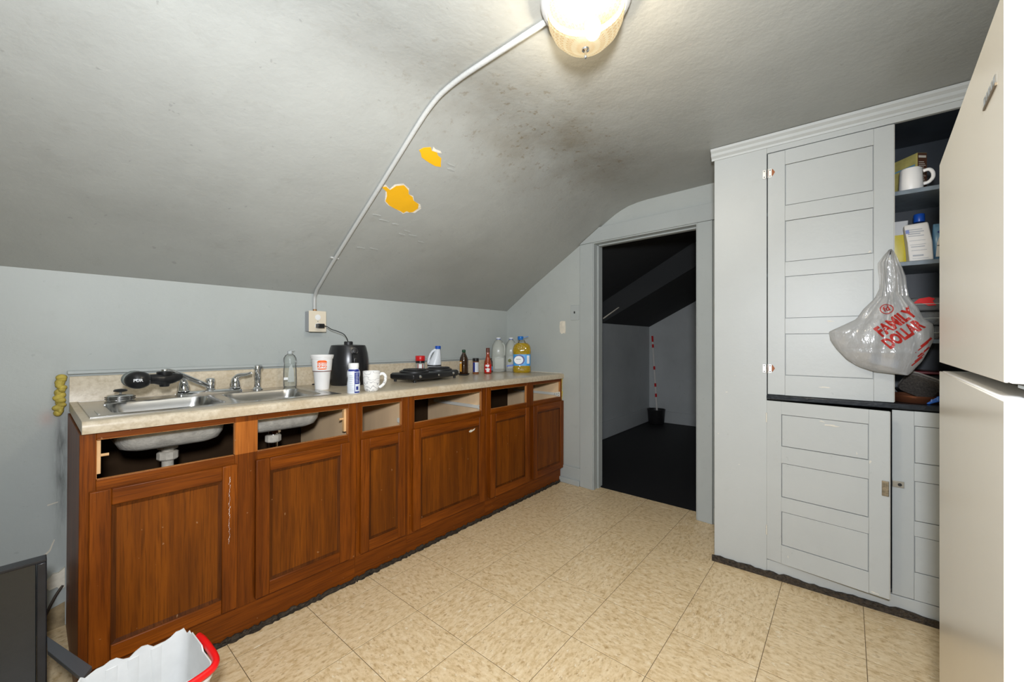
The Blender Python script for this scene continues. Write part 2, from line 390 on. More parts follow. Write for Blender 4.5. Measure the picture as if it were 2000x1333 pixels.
obj('shoe_moulding', skew_prism([(1.94, .0), (1.706, .0), (1.706, .045), (1.94, .045)], -.032, -.016), M_trim, bb, bevel=.004)
bb2 = slab_struct('baseboard_right_short', skew_prism([(.679, .0), (.60, .0), (.60, .11), (.679, .11)], -.012, 0), M_trim, bevel=.003)

# the dark room beyond the door
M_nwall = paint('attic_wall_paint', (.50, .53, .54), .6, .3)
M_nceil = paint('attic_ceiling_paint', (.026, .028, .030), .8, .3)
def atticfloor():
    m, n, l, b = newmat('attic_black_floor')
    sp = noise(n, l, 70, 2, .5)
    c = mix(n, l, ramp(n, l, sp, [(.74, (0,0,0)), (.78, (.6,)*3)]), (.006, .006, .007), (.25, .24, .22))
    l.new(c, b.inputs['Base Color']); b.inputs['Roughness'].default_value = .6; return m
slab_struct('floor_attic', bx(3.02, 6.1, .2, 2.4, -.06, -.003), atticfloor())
slab_struct('wall_attic_left', bx(3.06, 6.1, 2.32, 2.4, 0, 1.70), M_nwall)
slab_struct('wall_attic_far', MB().prism([(2.32, 0), (2.32, 1.43), (.75, 2.25), (.2, 2.25), (.2, 0)], 'x', 6.05, 6.13), M_nwall)
slab_struct('wall_attic_right', bx(3.06, 6.05, .12, .2, 0, 2.25), M_nwall)
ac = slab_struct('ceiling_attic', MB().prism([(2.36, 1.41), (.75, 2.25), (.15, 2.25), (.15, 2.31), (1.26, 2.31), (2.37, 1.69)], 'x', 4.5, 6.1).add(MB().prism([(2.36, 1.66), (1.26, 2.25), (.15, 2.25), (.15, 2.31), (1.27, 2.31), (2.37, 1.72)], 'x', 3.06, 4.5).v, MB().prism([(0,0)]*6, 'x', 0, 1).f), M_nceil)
slab_struct('baseboard_attic_left', bx(3.1, 6.05, 2.305, 2.32, 0, .21), M_nwall, bevel=.003)
slab_struct('baseboard_attic_far', bx(6.035, 6.05, .2, 2.305, 0, .17), M_nwall, bevel=.003)
obj('lit_edge_strip', MB().hexa([(4.48,2.29,1.480),(4.48,2.09,1.607),(4.499,2.09,1.607),(4.499,2.29,1.480),(4.48,2.29,1.495),(4.48,2.09,1.615),(4.499,2.09,1.615),(4.499,2.29,1.495)]), M_plaster, ac)  # pale strip paints the lit lower edge of the ceiling step

# peeled paint on the slope
def on_slope(x, y, d): return (x, y-.518*d, zceil(y)-.855*d)
def blob(cx, cy, rx, ry, seed, k=22, rough=.25):
    r = random.Random(seed); ph = [r.uniform(0, 2*PI) for _ in range(4)]
    out = []
    for i in range(k):
        a = 2*PI*i/k
        q = 1 + rough*(.5*math.sin(2*a+ph[0])+.35*math.sin(3*a+ph[1])+.3*math.sin(5*a+ph[2])) + r.uniform(-.07, .07)
        out.append((cx+rx*q*math.cos(a), cy+ry*q*math.sin(a)))
    return out
def patch(name, pts, m, par, d0=.0, d1=.001):
    n = len(pts)
    return obj(name, MB().add([on_slope(x, y, d0) for x, y in pts]+[on_slope(x, y, d1) for x, y in pts],
        [tuple(range(n)), tuple(range(n, 2*n))[::-1]]+[(i, (i+1) % n, n+(i+1) % n, n+i) for i in range(n)]), m, par, smooth=0)
big = [(1.118,1.775),(1.135,1.765),(1.165,1.775),(1.18,1.745),(1.215,1.728),(1.255,1.745),(1.27,1.765),(1.30,1.772),(1.32,1.79),(1.36,1.80),(1.375,1.825),(1.362,1.855),(1.345,1.862),(1.325,1.86),(1.315,1.875),(1.29,1.87),(1.25,1.865),(1.215,1.857),(1.18,1.84),(1.17,1.81),(1.155,1.79)]
patch('peeled_edge', [(x+(x-1.25)*.08+random.uniform(-.006,.008), y+(y-1.81)*.08+random.uniform(-.006,.008)) for x, y in big], M_plaster, ceiling, 0, .0006)
patch('peeled_paint', big, M_yellow, ceiling, 0, .0012)
small = [(1.172,1.548),(1.185,1.53),(1.215,1.515),(1.232,1.528),(1.262,1.525),(1.275,1.535),(1.30,1.54),(1.318,1.565),(1.33,1.578),(1.30,1.585),(1.265,1.582),(1.235,1.578),(1.205,1.572),(1.19,1.558)]
patch('peeled_paint', small, M_yellow, ceiling, 0, .0012)
patch('peeled_edge', [(1.225,1.508),(1.245,1.515),(1.275,1.513),(1.285,1.52),(1.262,1.524),(1.232,1.526)], M_plaster, ceiling, 0, .0015)
for k, (x, y) in enumerate([(1.19,1.93),(1.24,1.95),(1.32,1.955),(1.42,1.98),(1.47,2.0),(1.55,2.03),(1.40,2.01),(1.37,1.55),(1.39,1.57),(1.30,2.15),(1.22,2.16)]):
    patch('paint_flake', blob(x, y, .022, .003, 40+k, 12, .5), M_ceil, ceiling, 0, .0035)

# broken plaster beside the cabinet and foam
wb = bpy.data.objects['wall_back']
def wallpatch(name, pts, m, t=.002, y=YW):
    return obj(name, MB().prism(pts, 'y', y-t, y), m, wb, smooth=0)
wallpatch('broken_plaster', [(.045,.215),(.06,.235),(.075,.232),(.094,.248),(.094,.165),(.08,.16),(.072,.175),(.05,.17),(.04,.19)], M_plaster, .012)
wallpatch('broken_plaster', [(.02,.075),(.05,.085),(.094,.10),(.094,.0),(.02,.0)], mat('dirty_plaster', (.33,.25,.14), .8, var=.4, vs=25, bmp=.5), .004)
wallpatch('paint_scrape', [(.045,.52),(.075,.526),(.075,.53),(.045,.525)], M_plaster, .002)
wallpatch('paint_crack', [(.03,.315),(.05,.335),(.058,.36),(.064,.375),(.066,.372),(.06,.352),(.054,.33),(.034,.31)], M_plaster, .003)
f_ = MB(); rr = random.Random(3)
for i in range(15):
    z = .905+i*.0105
    f_.sphere((.082+rr.uniform(-.012,.004), 2.532+rr.uniform(-.004,.004), z), rr.uniform(.011,.018), .016, rr.uniform(.010,.017), 10, 6)
tag(obj('expanding_foam', f_, M_foam, base=(.08, 2.53, .9)), 'lumpy yellow expanding foam oozing at the counter end', 'foam')
f2 = MB(); 
for i in range(34):
    z = .135+i*.0225
    f2.sphere((xr(1.90)-.004, 1.898+rr.uniform(-.004,.003), z), .006, rr.uniform(.005,.011), .016, 8, 5)
tag(obj('foam_bead', f2, M_foam, base=(2.94, 1.9, .12)), 'thin yellow foam bead sealing cabinet to door wall', 'foam')
tag(obj('loose_cable', MB().tube([(.03,2.50,.03),(.035,2.505,.07),(.05,2.515,.11),(.068,2.53,.145),(.088,2.54,.175)], .005, 8), mat('brown_cable', (.05,.035,.025), .5), base=(.03, 2.5, .03)), 'thin dark cable hanging on the wall beside the cabinet', 'cable')

# ------------------------------------------------------------------ base cabinets (slightly out of level)
TILT = .006
FY = 1.895       # face frame front
def tilted(name, label, cat, xc, group=None):
    return thing(name, label, cat, (xc, 2.2, -TILT*xc), (0, TILT, 0), group)
def fixbase(t, xc):
    BASE[t.name] = (xc, 2.2, 0); return t
def shaker(par, x0, x1, z0=.14, z1=.715, y1=FY-.001, T=.02, sw=.052, rw=.055):
    yf = y1-T
    d = obj('door', bx(x0+.01, x1-.01, y1-.012, y1, z0+.01, z1-.01), M_wdoor, par)
    obj('door_panel', bx(x0+sw-.004, x1-sw+.004, y1-.0125, y1-.011, z0+rw-.004, z1-rw+.004), M_wdoor, d)
    def member(nm, poly_out, m):
        return obj(nm, poly_out, m, d, bevel=.003)
    member('stile', bx(x0, x0+sw, yf, y1-.001, z0, z1), M_wv); member('stile', bx(x1-sw, x1, yf, y1-.001, z0, z1), M_wv)
    member('rail', bx(x0+sw, x1-sw, yf, y1-.001, z0, z0+rw), M_wh); member('rail', bx(x0+sw, x1-sw, yf, y1-.001, z1-rw, z1), M_wh)
    # sloped inner moulding
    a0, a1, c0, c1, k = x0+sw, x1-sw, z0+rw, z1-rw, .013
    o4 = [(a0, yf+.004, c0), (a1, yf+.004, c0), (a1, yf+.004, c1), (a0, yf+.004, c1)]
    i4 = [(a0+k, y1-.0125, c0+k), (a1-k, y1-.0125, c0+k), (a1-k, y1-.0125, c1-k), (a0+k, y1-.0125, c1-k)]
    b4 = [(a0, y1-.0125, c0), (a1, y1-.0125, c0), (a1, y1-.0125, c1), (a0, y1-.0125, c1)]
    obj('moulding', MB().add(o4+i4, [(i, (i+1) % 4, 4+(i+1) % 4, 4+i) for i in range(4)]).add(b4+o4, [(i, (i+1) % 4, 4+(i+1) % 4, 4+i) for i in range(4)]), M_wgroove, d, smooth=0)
    return d
def slide(par, x, side, y0=FY+.004, y1=2.42, z=.756):
    # side -1: fixed to the panel left of it, +1: to the right panel
    t = .011
    x0, x1 = (x, x+t) if side < 0 else (x-t, x)
    mb = bx(x0, x1, y0+.05, y1, z, z+.022)
    mb.hexa([(x0,y0,z-.012),(x1,y0,z-.012),(x1,y0+.06,z),(x0,y0+.06,z),(x0,y0,z+.034),(x1,y0,z+.034),(x1,y0+.06,z+.022),(x0,y0+.06,z+.022)])
    s_ = obj('drawer_slide', mb, M_slide, par, bevel=.0015)
    xx = x0-.0006 if side > 0 else x1+.0006
    for yy, zz in ((y0+.012, z+.02), (y0+.012, z+.002), (y0+.03, z+.012)):
        obj('screw_hole', MB().lathe([(.0035, 0), (.0035, .001)], n=8).xf(Matrix.Translation((xx-.0005, yy, zz)) @ Matrix.Rotation(PI/2, 4, 'Y')), M_blackm, s_)
def carcass(par, x0, x1, stiles, opens, mull=None, left_end=False):
    zb = lambda x: TILT*x + .001
    for nm, a in (('side_panel', x0), ('side_panel', x1-.016)):
        m = M_wv if (left_end and a == x0) else M_birch
        obj(nm, MB().hexa([(a,FY+.019,zb(a)),(a+.016,FY+.019,zb(a)),(a+.016,2.53,zb(a)),(a,2.53,zb(a)),(a,FY+.019,.9),(a+.016,FY+.019,.9),(a+.016,2.53,.9),(a,2.53,.9)]), m, par)
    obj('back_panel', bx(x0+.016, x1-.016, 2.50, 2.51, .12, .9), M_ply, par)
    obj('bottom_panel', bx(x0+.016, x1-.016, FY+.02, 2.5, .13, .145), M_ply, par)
    for a, b in stiles:
        obj('face_stile', MB().hexa([(a,FY,.125),(b,FY,.125),(b,FY+.019,.125),(a,FY+.019,.125),(a,FY,.902),(b,FY,.902),(b,FY+.019,.902),(a,FY+.019,.902)]), M_wv, par, bevel=.0015)
    for a, b in opens:
        obj('face_rail', bx(a, b, FY, FY+.019, .880, .902), M_wh, par, bevel=.0015)
        obj('face_rail', bx(a, b, FY, FY+.019, .700, .747), M_wh, par, bevel=.0015)
        obj('face_rail', bx(a, b, FY, FY+.019, .125, .16), M_wh, par, bevel=.0015)
        for xx, dx in ((a, .0012), (b, -.0012)):
            obj('cut_edge', bx(min(xx, xx+dx), max(xx, xx+dx), FY+.002, FY+.019, .75, .878), M_raw, par)
        obj('cut_edge', bx(a+.002, b-.002, FY+.002, FY+.0185, .8785, .88), M_raw, par)
        obj('cut_edge', bx(a+.002, b-.002, FY+.002, FY+.0185, .747, .748), M_raw, par)
    obj('toe_board', MB().hexa([(x0,FY+.008,zb(x0)),(x1,FY+.008,zb(x1)),(x1,FY+.022,zb(x1)),(x0,FY+.022,zb(x0)),(x0,FY+.008,.127),(x1,FY+.008,.127),(x1,FY+.022,.127),(x0,FY+.022,.127)]), M_wh, par)
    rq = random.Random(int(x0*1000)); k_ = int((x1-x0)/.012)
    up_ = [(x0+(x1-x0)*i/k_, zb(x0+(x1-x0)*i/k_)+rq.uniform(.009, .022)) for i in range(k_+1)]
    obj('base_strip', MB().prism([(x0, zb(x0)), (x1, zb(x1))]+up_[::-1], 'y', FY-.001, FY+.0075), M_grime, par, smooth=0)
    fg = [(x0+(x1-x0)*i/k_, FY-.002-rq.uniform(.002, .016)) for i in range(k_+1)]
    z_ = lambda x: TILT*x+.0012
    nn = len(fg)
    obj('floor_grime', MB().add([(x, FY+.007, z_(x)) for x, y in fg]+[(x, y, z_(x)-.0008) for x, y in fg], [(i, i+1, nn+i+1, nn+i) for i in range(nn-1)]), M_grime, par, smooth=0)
G = 'stained oak base cabinets under the counter'
s1 = fixbase(tilted('sink_cabinet', 'oak sink cabinet with two doors and open false-drawer fronts below steel sink', 'cabinet', .57, G), .57)
carcass(s1, .096, 1.045, [(.096, .134), (.524, .604), (1.003, 1.045)], [(.134, .524), (.604, 1.003)], left_end=True)
obj('unfaded_mullion', bx(.5245, .6035, FY-.0006, FY+.001, .748, .879), M_worange, s1)
shaker(s1, .117, .529); shaker(s1, .594, 1.006)
obj('pine_block', bx(.134, .146, FY+.02, FY+.04, .762, .875), M_pine, s1, bevel=.001)
obj('dowel', MB().lathe([(.005, 0), (.005, .02)], n=10).xf(Matrix.Translation((.146, FY+.03, .822)) @ Matrix.Rotation(PI/2, 4, 'Y')), M_pine, s1)
obj('pine_block', bx(.991, 1.003, FY+.02, FY+.04, .762, .875), M_pine, s1, bevel=.001)
obj('dowel', MB().lathe([(.005, 0), (.005, .02)], n=10).xf(Matrix.Translation((.971, FY+.03, .825)) @ Matrix.Rotation(PI/2, 4, 'Y')), M_pine, s1)
d_scr = MB(); rs = random.Random(5)
for i in range(34):
    z = .668-i*.0078
    a = .5+rs.uniform(-.002, .002); w = rs.uniform(.0003, .0010)
    d_scr.hexa([(a-w,FY-.0216,z-.0035),(a+w,FY-.0216,z-.0035),(a+w,FY-.021,z-.0035),(a-w,FY-.021,z-.0035),(a-w+.002,FY-.0216,z+.003),(a+w+.001,FY-.0216,z+.003),(a+w+.001,FY-.021,z+.003),(a-w+.002,FY-.021,z+.003)])
obj('glue_line', d_scr, M_white, s1)
s2 = fixbase(tilted('drawer_cabinet', 'narrow oak cabinet with one door and missing drawer next to the sink cabinet', 'cabinet', 1.2, G), 1.2)
carcass(s2, 1.046, 1.354, [(1.046, 1.078), (1.313, 1.354)], [(1.078, 1.313)])
shaker(s2, 1.062, 1.326, sw=.046)
slide(s2, 1.338, 1, y1=1.95); slide(s2, 1.062, -1, y1=1.95)
s3 = fixbase(tilted('wide_cabinet', 'wide single-door oak cabinet with empty drawer slot in the middle of the run', 'cabinet', 1.67, G), 1.67)
carcass(s3, 1.355, 1.989, [(1.355, 1.398), (1.946, 1.989)], [(1.398, 1.946)])
shaker(s3, 1.38, 1.958); slide(s3, 1.973, 1)
obj('scuff_mark', MB().prism([(1.815,.632),(1.828,.64),(1.85,.638),(1.872,.645),(1.865,.634),(1.838,.625),(1.822,.625)], 'y', FY-.0145, FY-.0135), M_plaster, s3)
s4 = fixbase(tilted('corner_cabinet', 'two-door oak cabinet with empty drawer slots beside the door wall', 'cabinet', 2.47, G), 2.47)
carcass(s4, 1.99, 2.942, [(1.99, 2.039), (2.443, 2.528), (2.918, 2.942)], [(2.039, 2.443), (2.528, 2.918)])
shaker(s4, 2.018, 2.46); shaker(s4, 2.508, 2.938)
slide(s4, 2.926, 1)

# ------------------------------------------------------------------ worktop, backsplash, sink
CTZ = .946
wt = fixbase(tilted('worktop', 'long beige laminate worktop with rolled front edge and backsplash', 'counter', 1.5), 1.5)
XC0, XC1 = .100, 2.944
SX0, SX1, SY0, SY1 = .148, .968, 1.975, 2.365   # hole for the bowls
nose = [(1.875,.912),(1.8765,.905),(1.882,.9035),(1.90,.9035),(1.90,.908),(SY0,.908),(SY0,CTZ),(1.893,CTZ),(1.885,CTZ-.0015),(1.879,CTZ-.006),(1.876,CTZ-.013),(1.875,CTZ-.02)]
obj('front_edge', MB().prism(nose, 'x', XC0, XC1), M_lam, wt, smooth=40)
obj('surface', bx(XC0, SX0, SY0, 2.53, .908, CTZ).hexa([(SX1,SY0,.908),(xr(SY0)-.002,SY0,.908),(xr(2.53)-.002,2.53,.908),(SX1,2.53,.908),(SX1,SY0,CTZ),(xr(SY0)-.002,SY0,CTZ),(xr(2.53)-.002,2.53,CTZ),(SX1,2.53,CTZ)]).add(bx(SX0, SX1, SY1, 2.53, .908, CTZ).v, bx(0,1,0,1,0,1).f), M_lam, wt, smooth=0)
bs = obj('backsplash', MB().prism([(2.549,.908),(2.529,.908),(2.529,CTZ),(2.530,CTZ+.004),(2.531,1.05),(2.534,1.054),(2.549,1.054)], 'x', XC0, 2.975), M_lam, wt, smooth=40)
obj('caulk_line', MB().hexa([(xr(1.9)-.009,1.9,CTZ),(xr(1.9)-.002,1.9,CTZ),(xr(2.52)-.002,2.52,CTZ),(xr(2.52)-.009,2.52,CTZ),(xr(1.9)-.007,1.9,CTZ+.004),(xr(1.9)-.002,1.9,CTZ+.004),(xr(2.52)-.002,2.52,CTZ+.004),(xr(2.52)-.007,2.52,CTZ+.004)]), M_plaster, wt)
obj('end_cap', bx(XC1, XC1+.0025, 1.877, 1.90, .905, CTZ-.003), M_plaster, wt)
tr = slab_struct('trim_1', MB().hexa([(.10,2.532,1.0635),(2.97,2.532,1.0465),(2.97,2.55,1.0465),(.10,2.55,1.0635),(.10,2.536,1.079),(2.97,2.536,1.062),(2.97,2.55,1.062),(.10,2.55,1.079)]), M_trim, bevel=.003)

sk = fixbase(tilted('kitchen_sink', 'double bowl stainless steel sink set in the worktop', 'sink', .56), .56)
def rrect(x0, x1, y0, y1, r, z, k=6):
    out = []
    for cx, cy, a0 in ((x1-r, y1-r, 0), (x0+r, y1-r, PI/2), (x0+r, y0+r, PI), (x1-r, y0+r, 1.5*PI)):
        for i in range(k+1):
            a = a0+PI/2*i/k; out.append((cx+r*math.cos(a), cy+r*math.sin(a), z))
    return out
DZ0, DZ1 = CTZ+.0005, CTZ+.003
deck = MB()
bowls = [(.182, .532, 1.992, 2.352), (.582, .932, 1.992, 2.352)]
cells = [(.124, .557, 1.945, 2.365), (.557, .99, 1.945, 2.365)]
for (a, b, c_, d_), (e, f, g_, h_) in zip(bowls, cells):
    inner = rrect(a, b, c_, d_, .055, DZ1)
    # project on to the cell rectangle
    cx, cy = (a+b)/2, (c_+d_)/2; outer = []
    for q, (x, y, z) in enumerate(inner):
        seg_, i = divmod(q, 7)
        corner = [(f, h_), (e, h_), (e, g_), (f, g_)][seg_]
        if i == 0: p = {0: (f, y), 1: (x, h_), 2: (e, y), 3: (x, g_)}[seg_]
        elif i == 6: p = {0: (x, h_), 1: (e, y), 2: (x, g_), 3: (f, y)}[seg_]
        elif i < 3: pp = {0: (f, y), 1: (x, h_), 2: (e, y), 3: (x, g_)}[seg_]; p = pp
        elif i == 3: p = corner
        else: p = {0: (x, h_), 1: (e, y), 2: (x, g_), 3: (f, y)}[seg_]
        outer.append((p[0], p[1], DZ1))
    mid = [(x+(cx-x)*-.02, y+(cy-y)*-.02, DZ1+.0015) for x, y, z in rrect(a-.004, b+.004, c_-.004, d_+.004, .058, 0)]
    deck.loft([outer, mid, inner], False, False)
deck.box(.124, .99, 2.365, 2.488, DZ0, DZ1)
obj('rim', deck, M_steel, sk, smooth=50)
ed = MB()
for a in [(.122, .992, 1.943, 1.947), (.122, .992, 2.486, 2.490), (.122, .126, 1.947, 2.486), (.988, .992, 1.947, 2.486)]:
    ed.box(a[0], a[1], a[2], a[3], DZ0, DZ1+.0005)
obj('rim_edge', ed, M_steel, sk)
for x in (.148, .962): obj('rim_ridge', bx(x-.004, x+.004, 2.0, 2.12, DZ1, DZ1+.0025), M_steel, sk, bevel=.0012)
for k, (a, b, c_, d_) in enumerate(bowls):
    rings = [rrect(a, b, c_, d_, .055, DZ1), rrect(a+.004, b-.004, c_+.004, d_-.004, .055, DZ1-.008)]
    for t, zz in ((.010, -.05), (.018, -.11), (.03, -.135), (.05, -.147), (.08, -.151)):
        rings.append(rrect(a+t, b-t, c_+t, d_-t, max(.02, .06-t*.2), DZ1+zz))
    bo = obj('bowl', MB().loft(rings, False, True), M_steelb, sk, smooth=60)
    ru = [rrect(a-.002, b+.002, c_-.002, d_+.002, .055, CTZ-.03)]
    for t, zz in ((.006, -.06), (.014, -.115), (.026, -.140), (.048, -.152), (.08, -.156)):
        ru.append(rrect(a+t-.004, b-t+.004, c_+t-.004, d_-t+.004, max(.02, .06-t*.2), CTZ+zz))
    obj('bowl_underside', MB().loft(ru, False, True), M_under, sk, smooth=60)
    cx, cy = (a+b)/2+.005, (c_+d_)/2
    obj('drain', MB().lathe([(.045, 0), (.045, .002), (.034, .001), (.02, .0005)], cx, cy, DZ1-.151, n=24), M_chrome, sk)
    tp = obj('tailpiece', MB().lathe([(.03, 0), (.034, -.004), (.034, -.03), (.02, -.032), (.02, -.26)][::-1], cx, cy, CTZ-.155, n=18), M_pvc if k == 0 else M_chrome, sk)
    obj('slip_nut', MB().lathe([(.032, -.075), (.036, -.07), (.036, -.045), (.03, -.04)], cx, cy, CTZ-.155, n=10), M_pvc, tp)

# faucet
fz = CTZ+.0035
fa = fixbase(tilted('faucet', 'chrome two-handle kitchen faucet with swing spout behind the sink', 'faucet', .57), .57)
esc = [rrect(.432, .702, 2.402, 2.458, .02, fz-.0002), rrect(.432, .702, 2.402, 2.458, .02, fz+.012), rrect(.442, .692, 2.41, 2.45, .018, fz+.018)]
obj('escutcheon', MB().loft(esc), M_chrome, fa)
for x, sg in ((.462, -1), (.672, 1)):
    pr = [(.027, 0), (.027, .004), (.024, .006), (.0235, .02), (.019, .04), (.014, .052)]
    h_ = obj('handle', MB().lathe(pr, x, 2.43, fz+.018, n=22, cap1=True), M_chrome, fa, smooth=50)
    pts = [(x, 2.43, fz+.058), (x+sg*.006, 2.425, fz+.074), (x+sg*.02, 2.415, fz+.084), (x+sg*.045, 2.40, fz+.088), (x+sg*.062, 2.39, fz+.096)]
    obj('lever', MB().tube(pts, [.016, .013, .010, .008, .006], 12), M_chrome, h_, smooth=60)
obj('spout_hub', MB().lathe([(.021, 0), (.021, .004), (.018, .006), (.018, .036), (.0195, .038), (.0195, .05), (.016, .056), (.006, .058)], .567, 2.43, fz+.018, n=22), M_chrome, fa, smooth=50)
sp_pts = [(.562, 2.425, fz+.035), (.53, 2.40, fz+.052), (.47, 2.355, fz+.085), (.42, 2.318, fz+.112), (.395, 2.30, fz+.124), (.378, 2.287, fz+.128), (.366, 2.279, fz+.122)]
obj('spout', MB().tube(sp_pts, .011, 12), M_chrome, fa, smooth=60)
obj('aerator', MB().lathe([(.0135, 0), (.0145, .002), (.0145, .036), (.012, .04)], .368, 2.28, fz+.095, n=18), M_chrome, fa)
# water filter on the spout: axis along the cabinet, its round head turned to the room
wf = fixbase(tilted('water_filter', 'black tap water filter with egg-shaped head clipped on the spout', 'filter', .33), .33)
zf = fz+.095
hd = MB().sphere((0, 0, 0), .043, .036, .036, 28, 16).xf(Matrix.Translation((.276, 2.225, zf+.003)))
hd_o = obj('head', hd, M_black, wf, smooth=80)
def on_head(u, v):
    # print on the egg: project along the room-facing axis
    ax = facing(.276, 2.225); cx_, sx_ = math.cos(ax), math.sin(ax)
    tx, ty = -sx_, cx_
    d0 = Vector((cx_, sx_, 0)); p0 = Vector((tx*u, ty*u, v))
    q = lambda p: (p.x/.043)**2+(p.y/.036)**2+(p.z/.036)**2
    lo, hi = 0, .06
    for _ in range(30):
        m_ = (lo+hi)/2
        if q(p0+d0*m_) < 1: lo = m_
        else: hi = m_
    p = p0+d0*(lo+.0006)
    return (.276+p.x, 2.225+p.y, zf+.003+p.z)
LATER = lambda: print2d('brand_print', text2d('PUR', .016, .0004), on_head, M_white, hd_o)
obj('head_back', MB().sphere((.268, 2.25, zf+.006), .041, .03, .035, 20, 10), clear('smoky_cap', (.75,.8,.78), alpha=.45, body=(.45,.5,.48)), wf, smooth=80)
obj('body', MB().tube([(.30, 2.25, zf+.002), (.33, 2.258, zf+.002), (.36, 2.266, zf-.002), (.40, 2.276, zf+.002), (.428, 2.282, zf+.008)], [.021, .021, .026, .022, .010], 14), M_black, wf, smooth=60)
obj('adapter', MB().lathe([(.025, 0), (.027, .003), (.027, .018), (.022, .021)], .366, 2.272, zf+.012, n=20), M_black, wf)
obj('outlet_nozzle', MB().lathe([(.016, 0), (.019, .012), (.019, .02)], .366, 2.272, zf-.034, n=18), M_black, wf)
# sprayer
spy = fixbase(tilted('side_sprayer', 'chrome pull-out side sprayer standing right of the faucet handles', 'sprayer', .79), .79)
sx, sy = .777, 2.44
obj('collar', MB().lathe([(.027, 0), (.027, .004), (.019, .012), (.0155, .016)], sx, sy, fz-.0003, n=22), M_chrome, spy)
obj('handle', MB().lathe([(.0145, .015), (.015, .018), (.0155, .05), (.0152, .052), (.017, .056), (.017, .10), (.0175, .118), (.015, .13), (.008, .134)], sx, sy, fz, n=20), M_chrome, spy, smooth=50)
obj('spray_head', MB().lathe([(.012, 0), (.0155, .008), (.016, .030), (.014, .033)], n=18).xf(Matrix.Translation((sx-.004, sy+.004, fz+.116)) @ Matrix.Rotation(math.radians(-150), 4, 'Z') @ Matrix.Rotation(math.radians(-88), 4, 'Y')), M_chrome, spy, smooth=50)
# strainer basket
st = fixbase(tilted('sink_strainer', 'steel sink strainer with black knob resting on the sink ledge', 'strainer', .245), .245)
cx, cy = .243, 2.408
obj('basket', MB().lathe([(.048, 0), (.05, .002), (.046, .004), (.046, .022), (.04, .027), (.012, .029)], cx, cy, DZ1, n=28), M_steelb, st, smooth=40)
for ang in range(0, 360, 45):
    for zz in (.009, .016):
        obj('slot', bx(-.014, .014, .0455, .0468, zz, zz+.003).xf(Matrix.Translation((cx, cy, DZ1)) @ Matrix.Rotation(math.radians(ang+10), 4, 'Z')), M_blackm, st)
obj('post', MB().lathe([(.005, .028), (.005, .038)], cx, cy, DZ1, n=10), M_chrome, st)
obj('knob', MB().lathe([(.008, .037), (.022, .041), (.023, .045), (.018, .050), (.006, .052)], cx, cy, DZ1, n=20), M_black, st, smooth=50)

# ------------------------------------------------------------------ lettering
def text2d(s, size, bold=.0, align='CENTER'):
    cu = bpy.data.curves.new('tmp', 'FONT'); cu.body = s; cu.size = size; cu.align_x = align; cu.align_y = 'CENTER'; cu.offset = bold; cu.resolution_u = 3
    o = bpy.data.objects.new('tmp', cu); C.objects.link(o)
    bpy.context.view_layer.update()
    me = bpy.data.meshes.new_from_object(o.evaluated_get(bpy.context.evaluated_depsgraph_get()))
    bm = bmesh.new(); bm.from_mesh(me); bmesh.ops.triangulate(bm, faces=bm.faces)
    for _ in range(1):
        bmesh.ops.subdivide_edges(bm, edges=[e for e in bm.edges if e.calc_length() > size*.3], cuts=1, use_grid_fill=False)
    bmesh.ops.triangulate(bm, faces=bm.faces)
    vs = [tuple(v.co) for v in bm.verts]; fs = [tuple(v.index for v in f.verts) for f in bm.faces]
    bm.verts.index_update(); fs = [tuple(v.index for v in f.verts) for f in bm.faces]
    bm.free(); bpy.data.objects.remove(o); bpy.data.curves.remove(cu); bpy.data.meshes.remove(me)
    return vs, fs
def print2d(name, vf, fn, m, par):
    vs, fs = vf
    mb = MB(); mb.v = [tuple(fn(x, y)) for x, y, *_ in vs]; mb.f = fs
    return obj(name, mb, m, par, smooth=0)
def cyl_map(cx, cy, z0, rf, face):
    """(arc length, height) -> surface of a lathe body of radius rf(h); face = angle that looks at the room"""
    def fn(u, v):
        r = rf(v)+.0006; a = face+u/r
        return (cx+r*math.cos(a), cy+r*math.sin(a), z0+v)
    return fn
def rect2d(u0, u1, v0, v1, n=8):
    vs = []; fs = []
    for i in range(n+1):
        u = u0+(u1-u0)*i/n; vs += [(u, v0), (u, v1)]
    for i in range(n): fs.append((2*i, 2*i+2, 2*i+3, 2*i+1))
    return vs, fs
def prof_r(prof):
    def f(h):
        for (r0, z0), (r1, z1) in zip(prof, prof[1:]):
            if z0 <= h <= z1 and z1 > z0: return r0+(r1-r0)*(h-z0)/(z1-z0)
        return prof[-1][0]
    return f
def facing(x, y): return math.atan2(-y, -x)     # towards the room side where the camera stands
def ctz(x): return CTZ - TILT*x + .0004
def on_counter(name, label, cat, x, y, group=None, z=None, rotz=0):
    t = thing(name, label, cat, (x, y, ctz(x) if z is None else z), (0, 0, rotz), group, local=True); return t

M_orange = mat('orange_print', (.86, .13, .012), .5)
M_brownp = mat('brown_print', (.13, .035, .02), .5)
M_cup = mat('white_cup', (.82, .81, .79), .4)
M_red = mat('red_plastic', (.62, .010, .012), .35)
M_redp = mat('red_print', (.40, .018, .012), .45)
M_navy = mat('navy_print', (.015, .03, .22), .4)
M_paleblue = mat('pale_label', (.70, .75, .82), .45)
M_grey = mat('grey_print', (.35, .37, .40), .5)
M_clear = clear('clear_plastic', (.93, .95, .94), alpha=.10)
M_milky = clear('milky_plastic', (.86, .88, .84), alpha=.48, body=(.72,.74,.68))
M_blue = mat('blue_cap', (.012, .09, .48), .35)

LATER()
